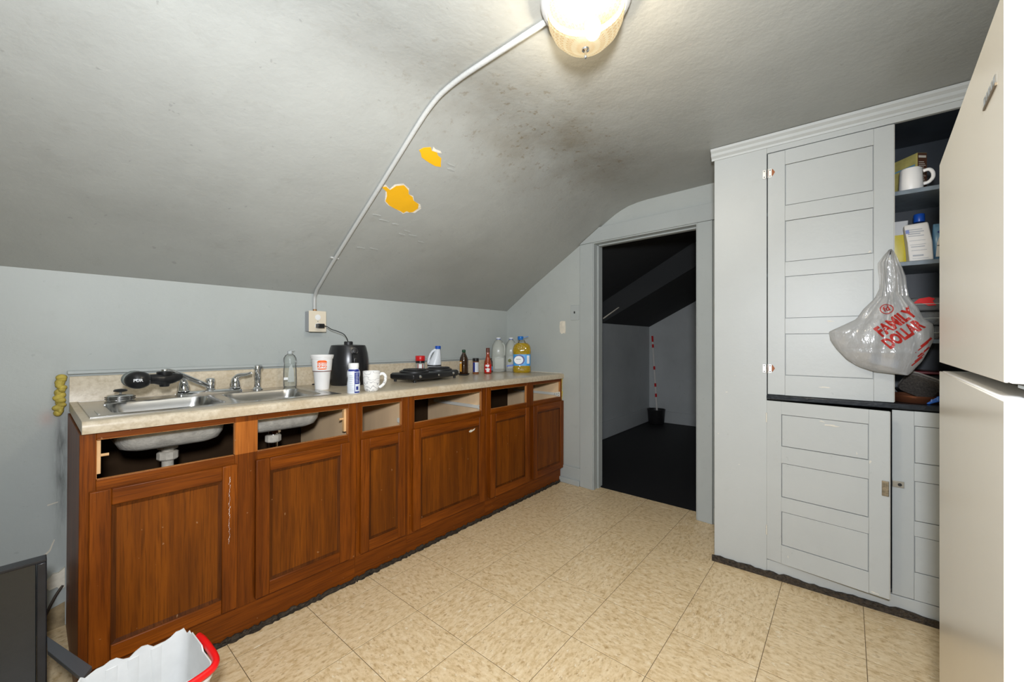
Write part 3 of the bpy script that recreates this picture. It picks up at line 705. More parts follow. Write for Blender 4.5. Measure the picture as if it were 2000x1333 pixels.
# cup
x, y = 1.030, 2.222
face = facing(x, y)
t = on_counter('paper_cup', 'white lidded fast-food cup with orange bun emblem near the sink corner', 'cup', x, y)
pr = [(.036, 0), (.0365, .002), (.0445, .094), (.0455, .096), (.0485, .100), (.049, .108), (.0545, .168), (.058, .170), (.058, .176), (.0605, .178), (.0605, .184), (.062, .187), (.0605, .190), (.057, .188), (.052, .17)]
pr = [(r*.97, z) for r, z in pr]
body = obj('cup_body', MB().lathe(pr, n=40, cap1=False).lathe([(.05, .178), (.001, .178)], n=40, cap0=False, cap1=False), M_cup, t, smooth=40)
rf = prof_r(pr)
fm = cyl_map(0, 0, 0, rf, face)
print2d('brown_band', rect2d(-.15, .15, .0995, .1035, 40), fm, M_brownp, body)
def half_bun(w, v0, h, up, n=14):
    pts = []
    for i in range(n+1):
        q = i/n; u = -w+2*w*q; c = (1-abs(2*q-1)**3.2)**(1/2.0)
        pts.append((u, v0+h*c*(1 if up else -1)))
    vs = [(p[0], v0) for p in pts]+pts
    return vs, [(i, i+1, n+2+i, n+1+i) for i in range(n)]
print2d('emblem_bun', half_bun(.0265, .149, .013, True), fm, M_orange, body)
print2d('emblem_bun', half_bun(.0255, .1175, .0065, False), fm, M_orange, body)
def shift(vf, du, dv, sx=1, sy=1, rot=0):
    c, s = math.cos(rot), math.sin(rot)
    return [((p[0]*sx)*c-(p[1]*sy)*s+du, (p[0]*sx)*s+(p[1]*sy)*c+dv) for p in vf[0]], vf[1]
print2d('emblem_text', shift(text2d('BURGER', .0145, .0004), 0, .1425, .92, .85), fm, M_orange, body)
print2d('emblem_text', shift(text2d('KING', .0185, .0006), 0, .1285, 1.12, .95), fm, M_orange, body)

# small dairy drink bottle
x, y = 1.060, 1.940; face = facing(x, y)
t = on_counter('drink_bottle', 'small white drink bottle with blue wrap on the counter edge', 'bottle', x, y)
pr = [(.029, 0), (.031, .003), (.031, .05), (.0285, .068), (.0282, .078), (.031, .092), (.031, .108), (.027, .118), (.0235, .124), (.0235, .128)]
rf = prof_r(pr); fm = cyl_map(0, 0, 0, rf, face)
b = obj('bottle_body', MB().lathe(pr, n=32), M_paleblue, t, smooth=45)
obj('cap', MB().lathe([(.0245, .128), (.025, .13), (.025, .150), (.023, .153), (.01, .1535)], n=28), M_white, t, smooth=40)
def vpatch(name, u0, u1, v0, v1, m, par, fm, nv=8, nu=8):
    vs = []; fs = []
    for j in range(nv+1):
        for i in range(nu+1): vs.append((u0+(u1-u0)*i/nu, v0+(v1-v0)*j/nv))
    for j in range(nv):
        for i in range(nu): k = j*(nu+1)+i; fs.append((k, k+1, k+nu+2, k+nu+1))
    return print2d(name, (vs, fs), fm, m, par)
vpatch('blue_wrap', .004, .034, .048, .122, M_navy, b, fm); vpatch('blue_wrap', -.034, .006, .113, .122, M_navy, b, fm, 2)
vpatch('blue_wrap', .004, .034, .003, .010, M_navy, b, fm, 2); vpatch('blue_wrap', .004, .007, .003, .12, M_navy, b, fm, 8, 2)
fm2 = cyl_map(0, 0, 0, lambda h: rf(h)+.0004, face)
for k in range(7): vpatch('fine_print', .010, .026-.002*(k % 3), .056+k*.007, .058+k*.007, M_paleblue, b, fm2, 1, 4)
for k in range(9): vpatch('fine_print', -.022, .000-.003*(k % 3), .014+k*.0095, .0155+k*.0095, M_grey, b, fm2, 1, 4)
vpatch('fine_print', .012, .024, .018, .036, M_navy, b, fm2, 2, 4)

# marbled mug
x, y = 1.168, 1.952
def marble():
    m, n, l, b_ = newmat('marbled_ceramic')
    w = n.new('ShaderNodeTexWave'); w.inputs['Scale'].default_value = 13; w.inputs['Distortion'].default_value = 11; w.inputs['Detail'].default_value = 4; w.inputs['Detail Scale'].default_value = 2.2; w.bands_direction = 'Z'
    tc = n.new('ShaderNodeTexCoord'); l.new(tc.outputs['Object'], w.inputs[0])
    c = ramp(n, l, w.outputs['Fac'], [(.0, (.34,.34,.36)), (.05, (.62,.62,.61)), (.14, (.80,.80,.78))])
    l.new(c, b_.inputs['Base Color']); b_.inputs['Roughness'].default_value = .15
    return m
t = on_counter('marbled_mug', 'white coffee mug with grey marbled veins on the counter edge', 'mug', x, y)
pr = [(.030, 0), (.033, .002), (.038, .014), (.0425, .05), (.0445, .104), (.0445, .107), (.042, .107), (.040, .05), (.034, .012), (.001, .008)]
MM = marble()
obj('mug_body', MB().lathe(pr, n=36, cap1=False), MM, t, smooth=50)
ang = facing(x, y)+math.radians(82)
hp = [(.041, .088), (.058, .092), (.070, .080), (.071, .06), (.062, .036), (.040, .018)]
obj('mug_handle', MB().tube([(r*math.cos(ang), r*math.sin(ang), z) for r, z in hp], .0062, 12, 1.3), MM, t, smooth=60)

# air fryer
x, y = 1.262, 2.372; face = facing(x, y)
t = on_counter('air_fryer', 'rounded black air fryer plugged in behind the paper cup', 'air fryer', x, y)
pr = [(.098, .004), (.106, .008), (.110, .02), (.1155, .06), (.1185, .11), (.1175, .15), (.112, .195), (.105, .225), (.1, .2385), (.098, .242), (.06, .246), (.02, .247)]
rf = prof_r(pr)
obj('fryer_body', MB().lathe(pr, n=48, sx=1, sy=1), M_black, t, smooth=50)
obj('base_ring', MB().lathe([(.094, 0), (.1, 0), (.1, .006), (.094, .006)], n=36), M_blackm, t)
obj('vent_hub', MB().lathe([(.026, .245), (.026, .262), (.022, .266), (.004, .266)], n=20), M_blackm, t)
fm = cyl_map(0, 0, 0, lambda h: rf(h)+.0006, face)
gr = MB()
obj('drawer_seam', MB().loft([[fm(-.16+i*.01, .122) for i in range(33)], [fm(-.16+i*.01, .1245) for i in range(33)]], False, False, closed=False), M_blackm, t)
a2 = face+.30
hb = MB().box(.11, .165, -.018, .018, .10, .20)
obj('drawer_handle', MB().hexa([(.112,-.016,.095),(.14,-.014,.10),(.14,.014,.10),(.112,.016,.095),(.108,-.016,.20),(.142,-.014,.165),(.142,.014,.165),(.108,.016,.20)]).xf(Matrix.Rotation(a2, 4, 'Z')), M_black, t, bevel=.005)
obj('temperature_dial', MB().lathe([(.017, 0), (.016, .012), (.012, .014)], n=20).xf(Matrix.Rotation(face+.32, 4, 'Z') @ Matrix.Translation((.106, 0, .208)) @ Matrix.Rotation(PI/2-.22, 4, 'Y')), M_chrome if False else M_blackm, t, smooth=40)
obj('dial_ring', MB().lathe([(.0195, 0), (.0195, .004), (.0175, .004), (.0175, 0)], n=22).xf(Matrix.Rotation(face+.32, 4, 'Z') @ Matrix.Translation((.106, 0, .208)) @ Matrix.Rotation(PI/2-.22, 4, 'Y')), mat('dull_silver', (.3,.3,.3), .3, .8), t)
tag(obj('utensil_handle', MB().tube([(1.085, 2.47, ctz(1.1)+.006), (1.11, 2.455, ctz(1.1)+.008), (1.145, 2.435, ctz(1.1)+.010)], [.007, .006, .008], 8, .6), M_blackm, base=(1.1, 2.46, .94)), 'black handle lying behind the paper cup', 'utensil')

# clear soap bottle
x, y = .953, 2.452
t = thing('soap_bottle', 'clear empty dish soap bottle standing at the back of the sink', 'bottle', (x, y, CTZ-TILT*x+.0042), local=True)
pr = [(.030, 0), (.033, .004), (.034, .05), (.033, .10), (.030, .122), (.0305, .135), (.033, .150), (.032, .165), (.024, .180), (.012, .188), (.011, .192)]
obj('bottle_body', MB().lathe(pr, n=28, sy=.72, sx=1).xf(Matrix.Rotation(facing(x, y)+PI/2, 4, 'Z')), M_clear, t, smooth=60)
obj('flip_cap', MB().lathe([(.013, .188), (.014, .20), (.012, .205)], n=18).hexa([(-.004,-.006,.203),(.022,-.005,.211),(.022,.005,.211),(-.004,.006,.203),(-.004,-.006,.207),(.022,-.005,.214),(.022,.005,.214),(-.004,.006,.207)]), clear('frosted_cap', (.9,.92,.92), alpha=.5, body=(.75,.78,.78)), t)
fa_ = facing(x, y)
fm = cyl_map(0, 0, 0, lambda h: .0255, fa_)
def pr_flat(u, v): 
    return (u*math.cos(fa_+PI/2)+.0255*math.cos(fa_), u*math.sin(fa_+PI/2)+.0255*math.sin(fa_), v)
obj('back_label', MB().add([pr_flat(*p) for p in [(-.012,.03),(.022,.03),(.02,.09),(.008,.13),(-.004,.11)]], [(0,1,2,3,4)]), clear('label_film', (.8,.84,.82), alpha=.45, body=(.72,.76,.74)), t)
obj('barcode_label', MB().add([pr_flat(*p) for p in [(-.030,.042),(-.010,.042),(-.010,.056),(-.030,.056)]], [(0,1,2,3)]), M_white, t)

# double hot plate
t = on_counter('hot_plate', 'black double-burner electric hot plate with silver knobs on the counter', 'hot plate', 1.79, 2.27, rotz=math.radians(8))
prh = [(-.235,-.11), (-.245,-.095), (-.245,.10), (-.23,.115), (.23,.115), (.25,.09), (.25,-.07), (.235,-.09), (.05,-.118), (-.05,-.13)]
obj('housing', MB().loft([[(p[0]*.94, p[1]*.94, .016) for p in prh], [(p[0], p[1], .026) for p in prh], [(p[0], p[1], .05) for p in prh], [(p[0]*.95, p[1]*.93, .06) for p in prh]]), M_black, t, bevel=.003)
for k, cx in enumerate((-.115, .125)):
    pl_ = obj('burner', MB().lathe([(.098, .058), (.098, .068), (.085, .074), (.02, .075), (.004, .075)], cx, .01, 0, n=32), M_blackm, t)
    obj('coil', MB().tube([(cx+(.02+.06*i/60)*math.cos(i*.42), .01+(.02+.06*i/60)*math.sin(i*.42), .078) for i in range(61)], .005, 6), M_blackm, pl_)
for cx in (-.19, -.02, .16):
    yk = -.118 if cx < .1 else -.098
    obj('knob', MB().lathe([(.010, 0), (.010, .006), (.006, .012), (.002, .013)], n=14).xf(Matrix.Translation((cx, yk, .040)) @ Matrix.Rotation(PI/2, 4, 'X')), M_chrome, t)
for cx, cy in ((-.21, -.09), (.21, -.07), (-.21, .09), (.21, .08)):
    obj('foot', MB().lathe([(.009, 0), (.010, .02)], cx, cy, 0, n=12), M_blackm, t)

# red capped spice jar
x, y = 1.878, 2.465; face = facing(x, y)
t = on_counter('spice_jar', 'clear spice jar with tall red lid behind the hot plate', 'jar', x, y)
obj('jar_body', MB().lathe([(.032, 0), (.034, .004), (.034, .105), (.03, .112)], n=26), M_milky, t, smooth=45)
obj('contents', MB().lathe([(.031, .004), (.031, .075)], n=20), mat('pink_salt', (.55, .33, .27), .8), t)
obj('collar', MB().lathe([(.035, .108), (.035, .125)], n=26), M_black, t)
obj('lid', MB().lathe([(.035, .125), (.036, .127), (.036, .158), (.033, .162), (.01, .163)], n=26), M_red, t, smooth=40)
fm = cyl_map(0, 0, 0, lambda h: .0345, face)
vpatch('paper_label', -.012, .012, .045, .10, M_white, t, fm); vpatch('label_stripe', -.020, -.015, .04, .104, M_redp, t, fm); vpatch('label_stripe', .015, .020, .04, .104, M_redp, t, fm)

# bleach jug
x, y = 2.02, 2.475
t = on_counter('bleach_jug', 'white plastic jug with blue cap and moulded handle behind the hot plate', 'bottle', x, y, rotz=math.radians(-36))
# built in a local frame whose x runs across the view (handle on the -x side)
M_bw = mat('bluish_white_plastic', (.72, .76, .80), .35)
def ell(cx, rx, ry, z, n=24): return [(cx+rx*math.cos(2*PI*i/n), ry*math.sin(2*PI*i/n), z) for i in range(n)]
obj('jug_body', MB().loft([ell(0,.046,.036,0), ell(0,.052,.040,.004), ell(0,.053,.041,.09), ell(.004,.050,.040,.105), ell(.012,.040,.036,.135), ell(.020,.030,.030,.17), ell(.026,.021,.022,.20), ell(.028,.017,.017,.212)]), M_bw, t, smooth=60)
obj('jug_handle', MB().tube([(-.046,0,.095), (-.044,0,.125), (-.034,0,.16), (-.016,0,.19), (.008,0,.206), (.022,0,.206)], [.010,.010,.010,.010,.010,.010], 10, 1.0), M_bw, t, smooth=60)
obj('cap', MB().lathe([(.021, .212), (.022, .214), (.022, .233), (.019, .236)], .028, 0, 0, n=20), M_blue, t, smooth=40)
obj('stripe', MB().loft([ell(0,.0534,.0414,.079), ell(0,.0534,.0414,.089)], False, False), M_blackm, t)
obj('stripe', MB().loft([ell(0,.0534,.0414,.055), ell(0,.0534,.0414,.060)], False, False), M_blackm, t)

# brown bottle in its saucer
x, y = 2.24, 2.375; face = facing(x, y)
M_amber = mat('amber_glass', (.030, .011, .003), .08, coat=.5)
t = on_counter('amber_bottle', 'dark amber glass bottle with orange label', 'bottle', x, y, z=ctz(x)+.006)
pr = [(.032, 0), (.0345, .004), (.0345, .115), (.032, .132), (.022, .155), (.0125, .172), (.012, .180)]
obj('bottle_body', MB().lathe(pr, n=28), M_amber, t, smooth=60)
obj('cap', MB().lathe([(.0135, .178), (.0145, .18), (.0145, .196), (.011, .2)], n=18), mat('dark_green_cap', (.005,.05,.02), .4), t)
fm = cyl_map(0, 0, 0, prof_r(pr), face)
vpatch('paper_label', -.046, -.018, .025, .108, mat('orange_label', (.72, .34, .04), .5), t, fm)
fm3 = cyl_map(0, 0, 0, lambda h: .0349, face); vpatch('label_stripe', -.044, -.02, .09, .10, M_white, t, fm3, 1)
tag(obj('saucer', MB().lathe([(.030, 0), (.042, .004), (.047, .014), (.046, .014), (.040, .0055), (.02, .005), (.002, .005)], x, y, ctz(x), n=28), M_blackm, base=(x, y, ctz(x))), 'small black dish under the amber glass bottle', 'dish')

# spice with black lid
x, y = 2.392, 2.392; face = facing(x, y)
t = on_counter('seasoning_jar', 'small black-lidded seasoning jar with navy and white label', 'jar', x, y)
obj('jar_body', MB().lathe([(.023, 0), (.025, .003), (.025, .108)], n=24), mat('brown_seasoning', (.24, .09, .03), .6), t)
obj('lid', MB().lathe([(.026, .106), (.0265, .108), (.0265, .130), (.024, .133)], n=24), M_black, t)
fm = cyl_map(0, 0, 0, lambda h: .0253, face)
vpatch('paper_label', -.026, .03, .018, .098, M_paleblue, t, fm); fm2 = cyl_map(0, 0, 0, lambda h: .0257, face); vpatch('label_stripe', -.026, -.006, .018, .098, M_navy, t, fm2)
for k in range(8): vpatch('fine_print', .0, .02, .03+k*.008, .0315+k*.008, M_grey, t, fm2, 1, 4)

# hot sauce
x, y = 2.487, 2.342; face = facing(x, y)
t = on_counter('hot_sauce_bottle', 'slim red hot sauce bottle with red and white label', 'bottle', x, y)
pr = [(.029, 0), (.032, .004), (.032, .085), (.030, .10), (.020, .13), (.0145, .155), (.0135, .185)]
obj('bottle_body', MB().lathe(pr, n=28), mat('red_sauce', (.30, .040, .010), .12, coat=.4), t, smooth=60)
obj('cap', MB().lathe([(.0145, .182), (.016, .184), (.0165, .215), (.013, .219)], n=18), M_brownp, t)
fm = cyl_map(0, 0, 0, prof_r(pr), face)
vpatch('paper_label', -.035, .035, .012, .082, M_red, t, fm)
fm2 = cyl_map(0, 0, 0, lambda h: .0327, face)
for q in [(-.022,.012,.062,.078), (-.006,.006,.03,.062), (-.022,.018,.034,.046), (-.012,.012,.018,.034)]: vpatch('label_shape', *q, M_white, t, fm2, 2, 5)
vpatch('label_shape', -.02, .016, .05, .058, M_redp, t, cyl_map(0,0,0,lambda h: .0331, face), 1, 5)
x, y = 2.60, 2.42; face = facing(x, y)
t = on_counter('sauce_jar', 'short brown sauce bottle with blue label half behind the hot sauce', 'bottle', x, y)
obj('bottle_body', MB().lathe([(.02, 0), (.022, .003), (.022, .095), (.012, .115), (.012, .13)], n=22), M_amber, t, smooth=60)
vpatch('paper_label', -.02, .028, .02, .055, mat('sky_label', (.10, .30, .60), .5), t, cyl_map(0,0,0,lambda h: .0223, face))

# two gallon jugs
def gallon(label, x, y, w, blue=False):
    t = on_counter('gallon_jug', label, 'jug', x, y, group='clear jugs in the counter corner', rotz=facing(x, y)+PI/2)
    def sq(r, z, p=4, n=32):
        out = []
        for i in range(n):
            a = 2*PI*i/n; c, s_ = math.cos(a), math.sin(a); k = (abs(c)**p+abs(s_)**p)**(-1/p); out.append((r*k*c, r*k*s_, z))
        return out
    R = w
    obj('jug_body', MB().loft([sq(R*.92, 0), sq(R, .006), sq(R, .13), sq(R*.97, .135), sq(R, .14), sq(R, .2, 3), sq(R*.86, .245, 2.4), sq(R*.55, .28, 2), sq(R*.32, .29, 2), sq(R*.32, .298, 2)]), M_milky, t, smooth=50)
    obj('residue', MB().loft([sq(R*.9, .003), sq(R*.93, .02)]), mat('jug_residue', (.25,.20,.17), .5), t)
    obj('jug_handle', MB().tube([(R*.6,-R*.55,.26), (R*.86,-R*.75,.235), (R*.9,-R*.8,.19), (R*.85,-R*.75,.15)], .010, 10), M_milky, t, smooth=60)
    obj('cap', MB().lathe([(.019, .297), (.0195, .299), (.0195, .309), (.016, .312)], n=20), M_white, t)
    obj('cap_ring', MB().lathe([(.0205, .295), (.0205, .3)], n=20), M_blue, t)
    obj('paper_label', MB().add([(-R*.5, -R*1.012, .03), (R*.75, -R*1.012, .03), (R*.75, -R*1.012, .125), (-R*.5, -R*1.012, .125)], [(0,1,2,3)]), clear('jug_label', (.8,.82,.78), alpha=.6, body=(.7,.72,.66)), t)
    return t
gallon('empty clear gallon jug with plain label, left of the pair', 2.745, 2.452, .062)
t = gallon('empty clear gallon jug directly behind the oil bottle', 2.868, 2.405, .056)
obj('olive_print', MB().lathe([(.001, 0), (.016, .0002)], n=18, cap1=False).xf(Matrix.Translation((-.012, -.0575, .10)) @ Matrix.Rotation(PI/2, 4, 'X')), mat('olive_print', (.16,.17,.03), .6), t)
obj('blue_print', MB().add([(-.04,-.0575,.045), (.02,-.0575,.05), (.02,-.0575,.068), (-.01,-.0575,.06), (-.04,-.0575,.058)], [(0,1,2,3,4)]), M_blue, t)

# cooking oil
x, y = 2.812, 2.232
t = on_counter('oil_bottle', 'large bottle of yellow cooking oil with light blue label and open blue cap', 'bottle', x, y, rotz=facing(x, y)+PI/2)
def oilmat():
    m, n, l, b_ = newmat('golden_oil'); b_.inputs['Base Color'].default_value = (.52, .34, .008, 1); b_.inputs['Roughness'].default_value = .08
    b_.inputs['Transmission Weight'].default_value = .25; b_.inputs['Coat Weight'].default_value = .6
    w = n.new('ShaderNodeTexWave'); w.inputs['Scale'].default_value = 14; w.inputs['Distortion'].default_value = 1.5; w.bands_direction = 'DIAGONAL'
    tc = n.new('ShaderNodeTexCoord'); l.new(tc.outputs['Object'], w.inputs[0]); bump(n, l, b_, w.outputs['Fac'], .25, .01)
    return m
def se(rx, ry, z, p=4, n=36):
    out = []
    for i in range(n):
        a = 2*PI*i/n; c, s_ = math.cos(a), math.sin(a); k = (abs(c)**p+abs(s_)**p)**(-1/p); out.append((rx*k*c, ry*k*s_, z))
    return out
OIL = oilmat()
ob = obj('bottle_body', MB().loft([se(.070,.055,0), se(.077,.060,.006), se(.079,.062,.03), se(.076,.06,.06), se(.0755,.0595,.07), se(.0755,.0595,.165), se(.079,.062,.175), se(.081,.063,.19), se(.078,.06,.22), se(.068,.052,.245, 3), se(.05,.04,.262, 2.5)]), OIL, t, smooth=50)
ribs = MB()
for k in range(7):
    u0 = -.062+k*.019
    ribs.tube([(u0-.012, -.0625, .192), (u0+.006, -.061, .215), (u0+.016, -.0535, .240)], .0035, 6)
obj('shoulder_ribs', ribs, OIL, ob)
for zz in (.016, .03, .045): obj('rib_ring', MB().loft([se(.0795,.0625,zz-.003), se(.0812,.0642,zz), se(.0795,.0625,zz+.003)], False, False), OIL, ob)
obj('neck', MB().lathe([(.038, .262), (.028, .28), (.022, .292)], n=22), M_clear, t)
lb = obj('paper_label', MB().loft([se(.0762,.0602,.062), se(.0762,.0602,.162)], False, False), mat('sky_blue_label', (.06, .36, .80), .4), t)
def oilpl(u, v): return (u, -.0608, v)
el = lambda cu, cv, ru, rv, n=24: ([(cu+ru*math.cos(2*PI*i/n), cv+rv*math.sin(2*PI*i/n)) for i in range(n)], [tuple(range(n))])
print2d('navy_oval', el(-.022, .114, .048, .044), lambda u, v: (u, -.0606, v), M_navy, lb)
print2d('white_oval', el(-.028, .112, .040, .036), lambda u, v: (u, -.0609, v), M_white, lb)
print2d('fine_print', rect2d(-.05, -.008, .116, .122, 2), lambda u, v: (u, -.0611, v), M_grey, lb)
print2d('white_panel', rect2d(.044, .066, .082, .152, 2), lambda u, v: (u, -.0607, v), M_white, lb)
for k in range(6): print2d('fine_print', rect2d(.047, .063, .09+k*.01, .094+k*.01, 1), lambda u, v: (u, -.0609, v), M_grey, lb)
cp = obj('cap', MB().lathe([(.024, .290), (.025, .292), (.025, .318), (.022, .322)], -.012, 0, 0, n=22), mat('bright_blue_cap', (.01, .16, .52), .35), t)
obj('cap_flap', MB().hexa([(.012,-.008,.306),(.058,-.006,.318),(.058,.006,.318),(.012,.008,.306),(.012,-.008,.312),(.058,-.006,.324),(.058,.006,.324),(.012,.008,.312)]), mat('bright_blue_flap', (.01, .16, .52), .35), cp, bevel=.002)

# ------------------------------------------------------------------ wiring
rw = thing('conduit', 'painted metal wire conduit running from ceiling lamp down to the wall outlet', 'conduit', (1.09, 1.4, 2.0))
def off_ceiling(x, y, d):
    e = .004; n_ = Vector((0, (zceil(y+e)-zceil(y-e))/(2*e), -1)).normalized(); p = Vector((x, y, zceil(y)))+n_*d
    return (p.x, p.y, p.z)
pts = [off_ceiling(1.072+.012*min(1, (yy-.74)/.45)+max(0, yy-1.3)*.035, yy, .010) for yy in [.742, .9, 1.05, 1.14, 1.2, 1.25, 1.3, 1.35, 1.4, 1.46, 1.52, 1.6, 1.75, 1.9, 2.1, 2.3, 2.42, 2.50]]
pts += [(1.13, 2.522, 1.50), (1.13, 2.535, 1.482), (1.13, 2.538, 1.45), (1.13, 2.538, 1.402)]
obj('raceway', MB().tube(pts, .0108, 10, .85), M_raceway, rw, smooth=60)
for yy in (2.26,):
    p = off_ceiling(1.075+max(0, yy-1.3)*.035+(.012 if yy > 1 else 0), yy, .006)
    obj('strap', bx(p[0]-.028, p[0]+.02, p[1]-.006, p[1]+.006, p[2]-.004, p[2]+.006), M_raceway, rw, bevel=.001)
obj('connector', MB().lathe([(.0115, 0), (.0115, .012), (.009, .013)], 1.13, 2.535, 1.391, n=14), mat('rusty_brass', (.35,.18,.07), .5, .5), rw)
ob_ = thing('outlet_box', 'surface-mounted grey outlet box with ivory plate on the wall above the counter', 'outlet', (1.125, YW, 1.265))
obj('box', bx(1.077, 1.176, 2.492, YW, 1.266, 1.388), paint('grey_box', (.36,.37,.38), .4, .1), ob_, bevel=.003)
pt = obj('face_plate', bx(1.074, 1.179, 2.487, 2.492, 1.263, 1.391), M_ivory, ob_, bevel=.002)
for zz in (1.352, 1.300):
    r_ = obj('receptacle', MB().lathe([(.017, 0), (.017, .002), (.004, .0022)], n=20).xf(Matrix.Translation((1.1265, 2.487, zz)) @ Matrix.Rotation(PI/2, 4, 'X')), M_white, ob_)
obj('screw', MB().sphere((1.1265, 2.486, 1.327), .003, .002, .003, 8, 6), M_chrome, ob_)
pc = thing('power_cord', 'black plug and thin cord from the wall outlet to the air fryer', 'cord', (1.13, 2.46, 1.30))
obj('plug', bx(1.112, 1.150, 2.445, 2.484, 1.286, 1.312), M_black, pc, bevel=.003)
obj('cord', MB().tube([(1.149, 2.452, 1.30), (1.165, 2.44, 1.293), (1.185, 2.435, 1.279), (1.225, 2.43, 1.266), (1.262, 2.43, 1.250), (1.283, 2.432, 1.225), (1.292, 2.435, 1.205), (1.297, 2.44, 1.192)], .0026, 8), M_black, pc, smooth=60)

# ceiling lamp
LX, LY = 1.085, .613
lp = thing('ceiling_lamp', 'lit ceiling lamp with faceted amber glass bowl and white rim', 'lamp', (LX, LY, ZC))
obj('canopy', MB().lathe([(.128, 0), (.138, -.003), (.138, -.014), (.130, -.030), (.120, -.036), (.117, -.034)][::-1], LX, LY, ZC, n=48, cap0=False), mat('lamp_canopy', (.68,.67,.65), .35), lp, smooth=50)
obj('dimming_pan', MB().lathe([(.1175, -.034), (.11, -.014), (.05, -.008)], LX, LY, ZC, n=40, cap0=False, cap1=True), mat('dimming_bronze', (.10, .075, .045), .5), lp)  # added dark pan, dims the canopy seen through the glass bowl
def glassmat():
    m, n, l, b = newmat('lit_cut_glass'); n.remove(b); out = n['Material Output']
    tc = n.new('ShaderNodeTexCoord'); sp = n.new('ShaderNodeSeparateXYZ'); l.new(tc.outputs['Object'], sp.inputs[0])
    at = n.new('ShaderNodeMath'); at.operation = 'ARCTAN2'; l.new(sp.outputs[1], at.inputs[0]); l.new(sp.outputs[0], at.inputs[1])
    def diag(sgn):
        a = n.new('ShaderNodeMath'); a.operation = 'MULTIPLY'; l.new(at.outputs[0], a.inputs[0]); a.inputs[1].default_value = 22*sgn
        b_ = n.new('ShaderNodeMath'); b_.operation = 'MULTIPLY_ADD'; l.new(sp.outputs[2], b_.inputs[0]); b_.inputs[1].default_value = 230; l.new(a.outputs[0], b_.inputs[2])
        c = n.new('ShaderNodeMath'); c.operation = 'SINE'; l.new(b_.outputs[0], c.inputs[0]); return c.outputs[0]
    p = n.new('ShaderNodeMath'); p.operation = 'MULTIPLY'; l.new(diag(1), p.inputs[0]); l.new(diag(-1), p.inputs[1])
    c = ramp(n, l, p.outputs[0], [(.0, (1.0, .84, .52)), (.45, (.80, .44, .13)), (1, (1.0, .90, .64))])
    em = n.new('ShaderNodeEmission'); l.new(c, em.inputs[0]); em.inputs[1].default_value = .62
    tr_ = n.new('ShaderNodeBsdfTransparent'); tr_.inputs[0].default_value = (1, .95, .85, 1)
    gl = n.new('ShaderNodeBsdfGlossy'); gl.inputs['Roughness'].default_value = .1
    m1 = n.new('ShaderNodeMixShader'); m1.inputs[0].default_value = .82; l.new(tr_.outputs[0], m1.inputs[1]); l.new(em.outputs[0], m1.inputs[2])
    m2 = n.new('ShaderNodeMixShader'); m2.inputs[0].default_value = .06; l.new(m1.outputs[0], m2.inputs[1]); l.new(gl.outputs[0], m2.inputs[2])
    l.new(m2.outputs[0], out.inputs[0]); return m
gp = [(.116, -.030), (.117, -.045), (.112, -.075), (.098, -.105), (.072, -.132), (.040, -.150), (.012, -.157)]
obj('glass_bowl', MB().lathe(gp, LX, LY, ZC, n=48, cap0=False, cap1=True), glassmat(), lp, smooth=60)
obj('finial', MB().lathe([(.003, -.185), (.0045, -.18), (.003, -.174), (.004, -.165), (.011, -.161), (.012, -.157)], LX, LY, ZC, n=14), M_chrome, lp)
def bulbmat():
    m, n, l, b = newmat('lit_bulb'); n.remove(b); e = n.new('ShaderNodeEmission'); e.inputs[0].default_value = (1, .9, .72, 1); e.inputs[1].default_value = 22
    l.new(e.outputs[0], n['Material Output'].inputs[0]); return m
BM = bulbmat()
for dx, dy in ((-.045, .0), (.045, .0)):
    obj('bulb', MB().sphere((LX+dx, LY+dy, ZC-.068), .026, .026, .034, 16, 10), BM, lp, smooth=80)
pl2 = bpy.data.lights.new('lamp_light', 'POINT'); pl2.energy = 92; pl2.color = (1, .93, .82); pl2.shadow_soft_size = .05
po = bpy.data.objects.new('lamp_light', pl2); C.objects.link(po); po.location = (LX, LY, ZC-.064)

# ------------------------------------------------------------------ built-in pantry cupboard
PA = math.atan2(-.862, .035)
pn = thing('pantry_cupboard', 'tall grey painted built-in pantry with panelled doors and open dark shelves', 'cupboard', (2.41, .562, 0), (0, 0, PA), local=True)
PW, PD = 1.41, .36
def P(name, *b, m=M_pantry, par=None, bevel=.002): return obj(name, bx(*b), m, par or pn, bevel=bevel)
P('left_stile', 0, .245, 0, .02, .0, 2.205)
P('side_panel', 0, .018, .02, PD, 0, 2.205)
P('right_stile', 1.19, PW, 0, .02, 0, 2.205)
P('side_panel', PW-.018, PW, .02, PD, 0, 2.205)
P('top_rail', .245, 1.19, 0, .02, 2.168, 2.205)
P('kick_board', .245, 1.19, 0, .02, 0, .086)
P('back_panel', .018, PW-.018, PD-.012, PD, 0, 2.205, m=M_dark_in)
P('inner_side', .225, .244, .0205, PD-.012, .05, 2.168, m=M_dark_in)
P('inner_side', 1.191, 1.21, .0205, PD-.012, .05, 2.168, m=M_dark_in)
P('top_board', .018, PW-.018, .0205, PD-.012, 2.17, 2.2, m=M_dark_in)
P('shelf', .2445, 1.1905, .022, PD-.012, 1.851, 1.87, m=M_shelf)
P('shelf', .2445, 1.1905, .022, PD-.012, 1.536, 1.555, m=M_shelf)
P('shelf', .2445, 1.1905, .05, PD-.012, 1.195, 1.213, m=M_shelf)
P('ledge', .2445, 1.1905, -.012, PD-.012, .908, .932, m=M_ledge, bevel=.004)
P('lower_shelf', .2445, 1.1905, .022, PD-.012, .085, .10, m=M_dark_in)
cr = [(.0, 2.195), (-.006, 2.195), (-.008, 2.205), (-.02, 2.215), (-.022, 2.228), (-.034, 2.238), (-.036, 2.25), (.0, 2.25)]
obj('crown_moulding', MB().prism(cr, 'x', -.012, PW+.01), M_pantry, pn, smooth=25)
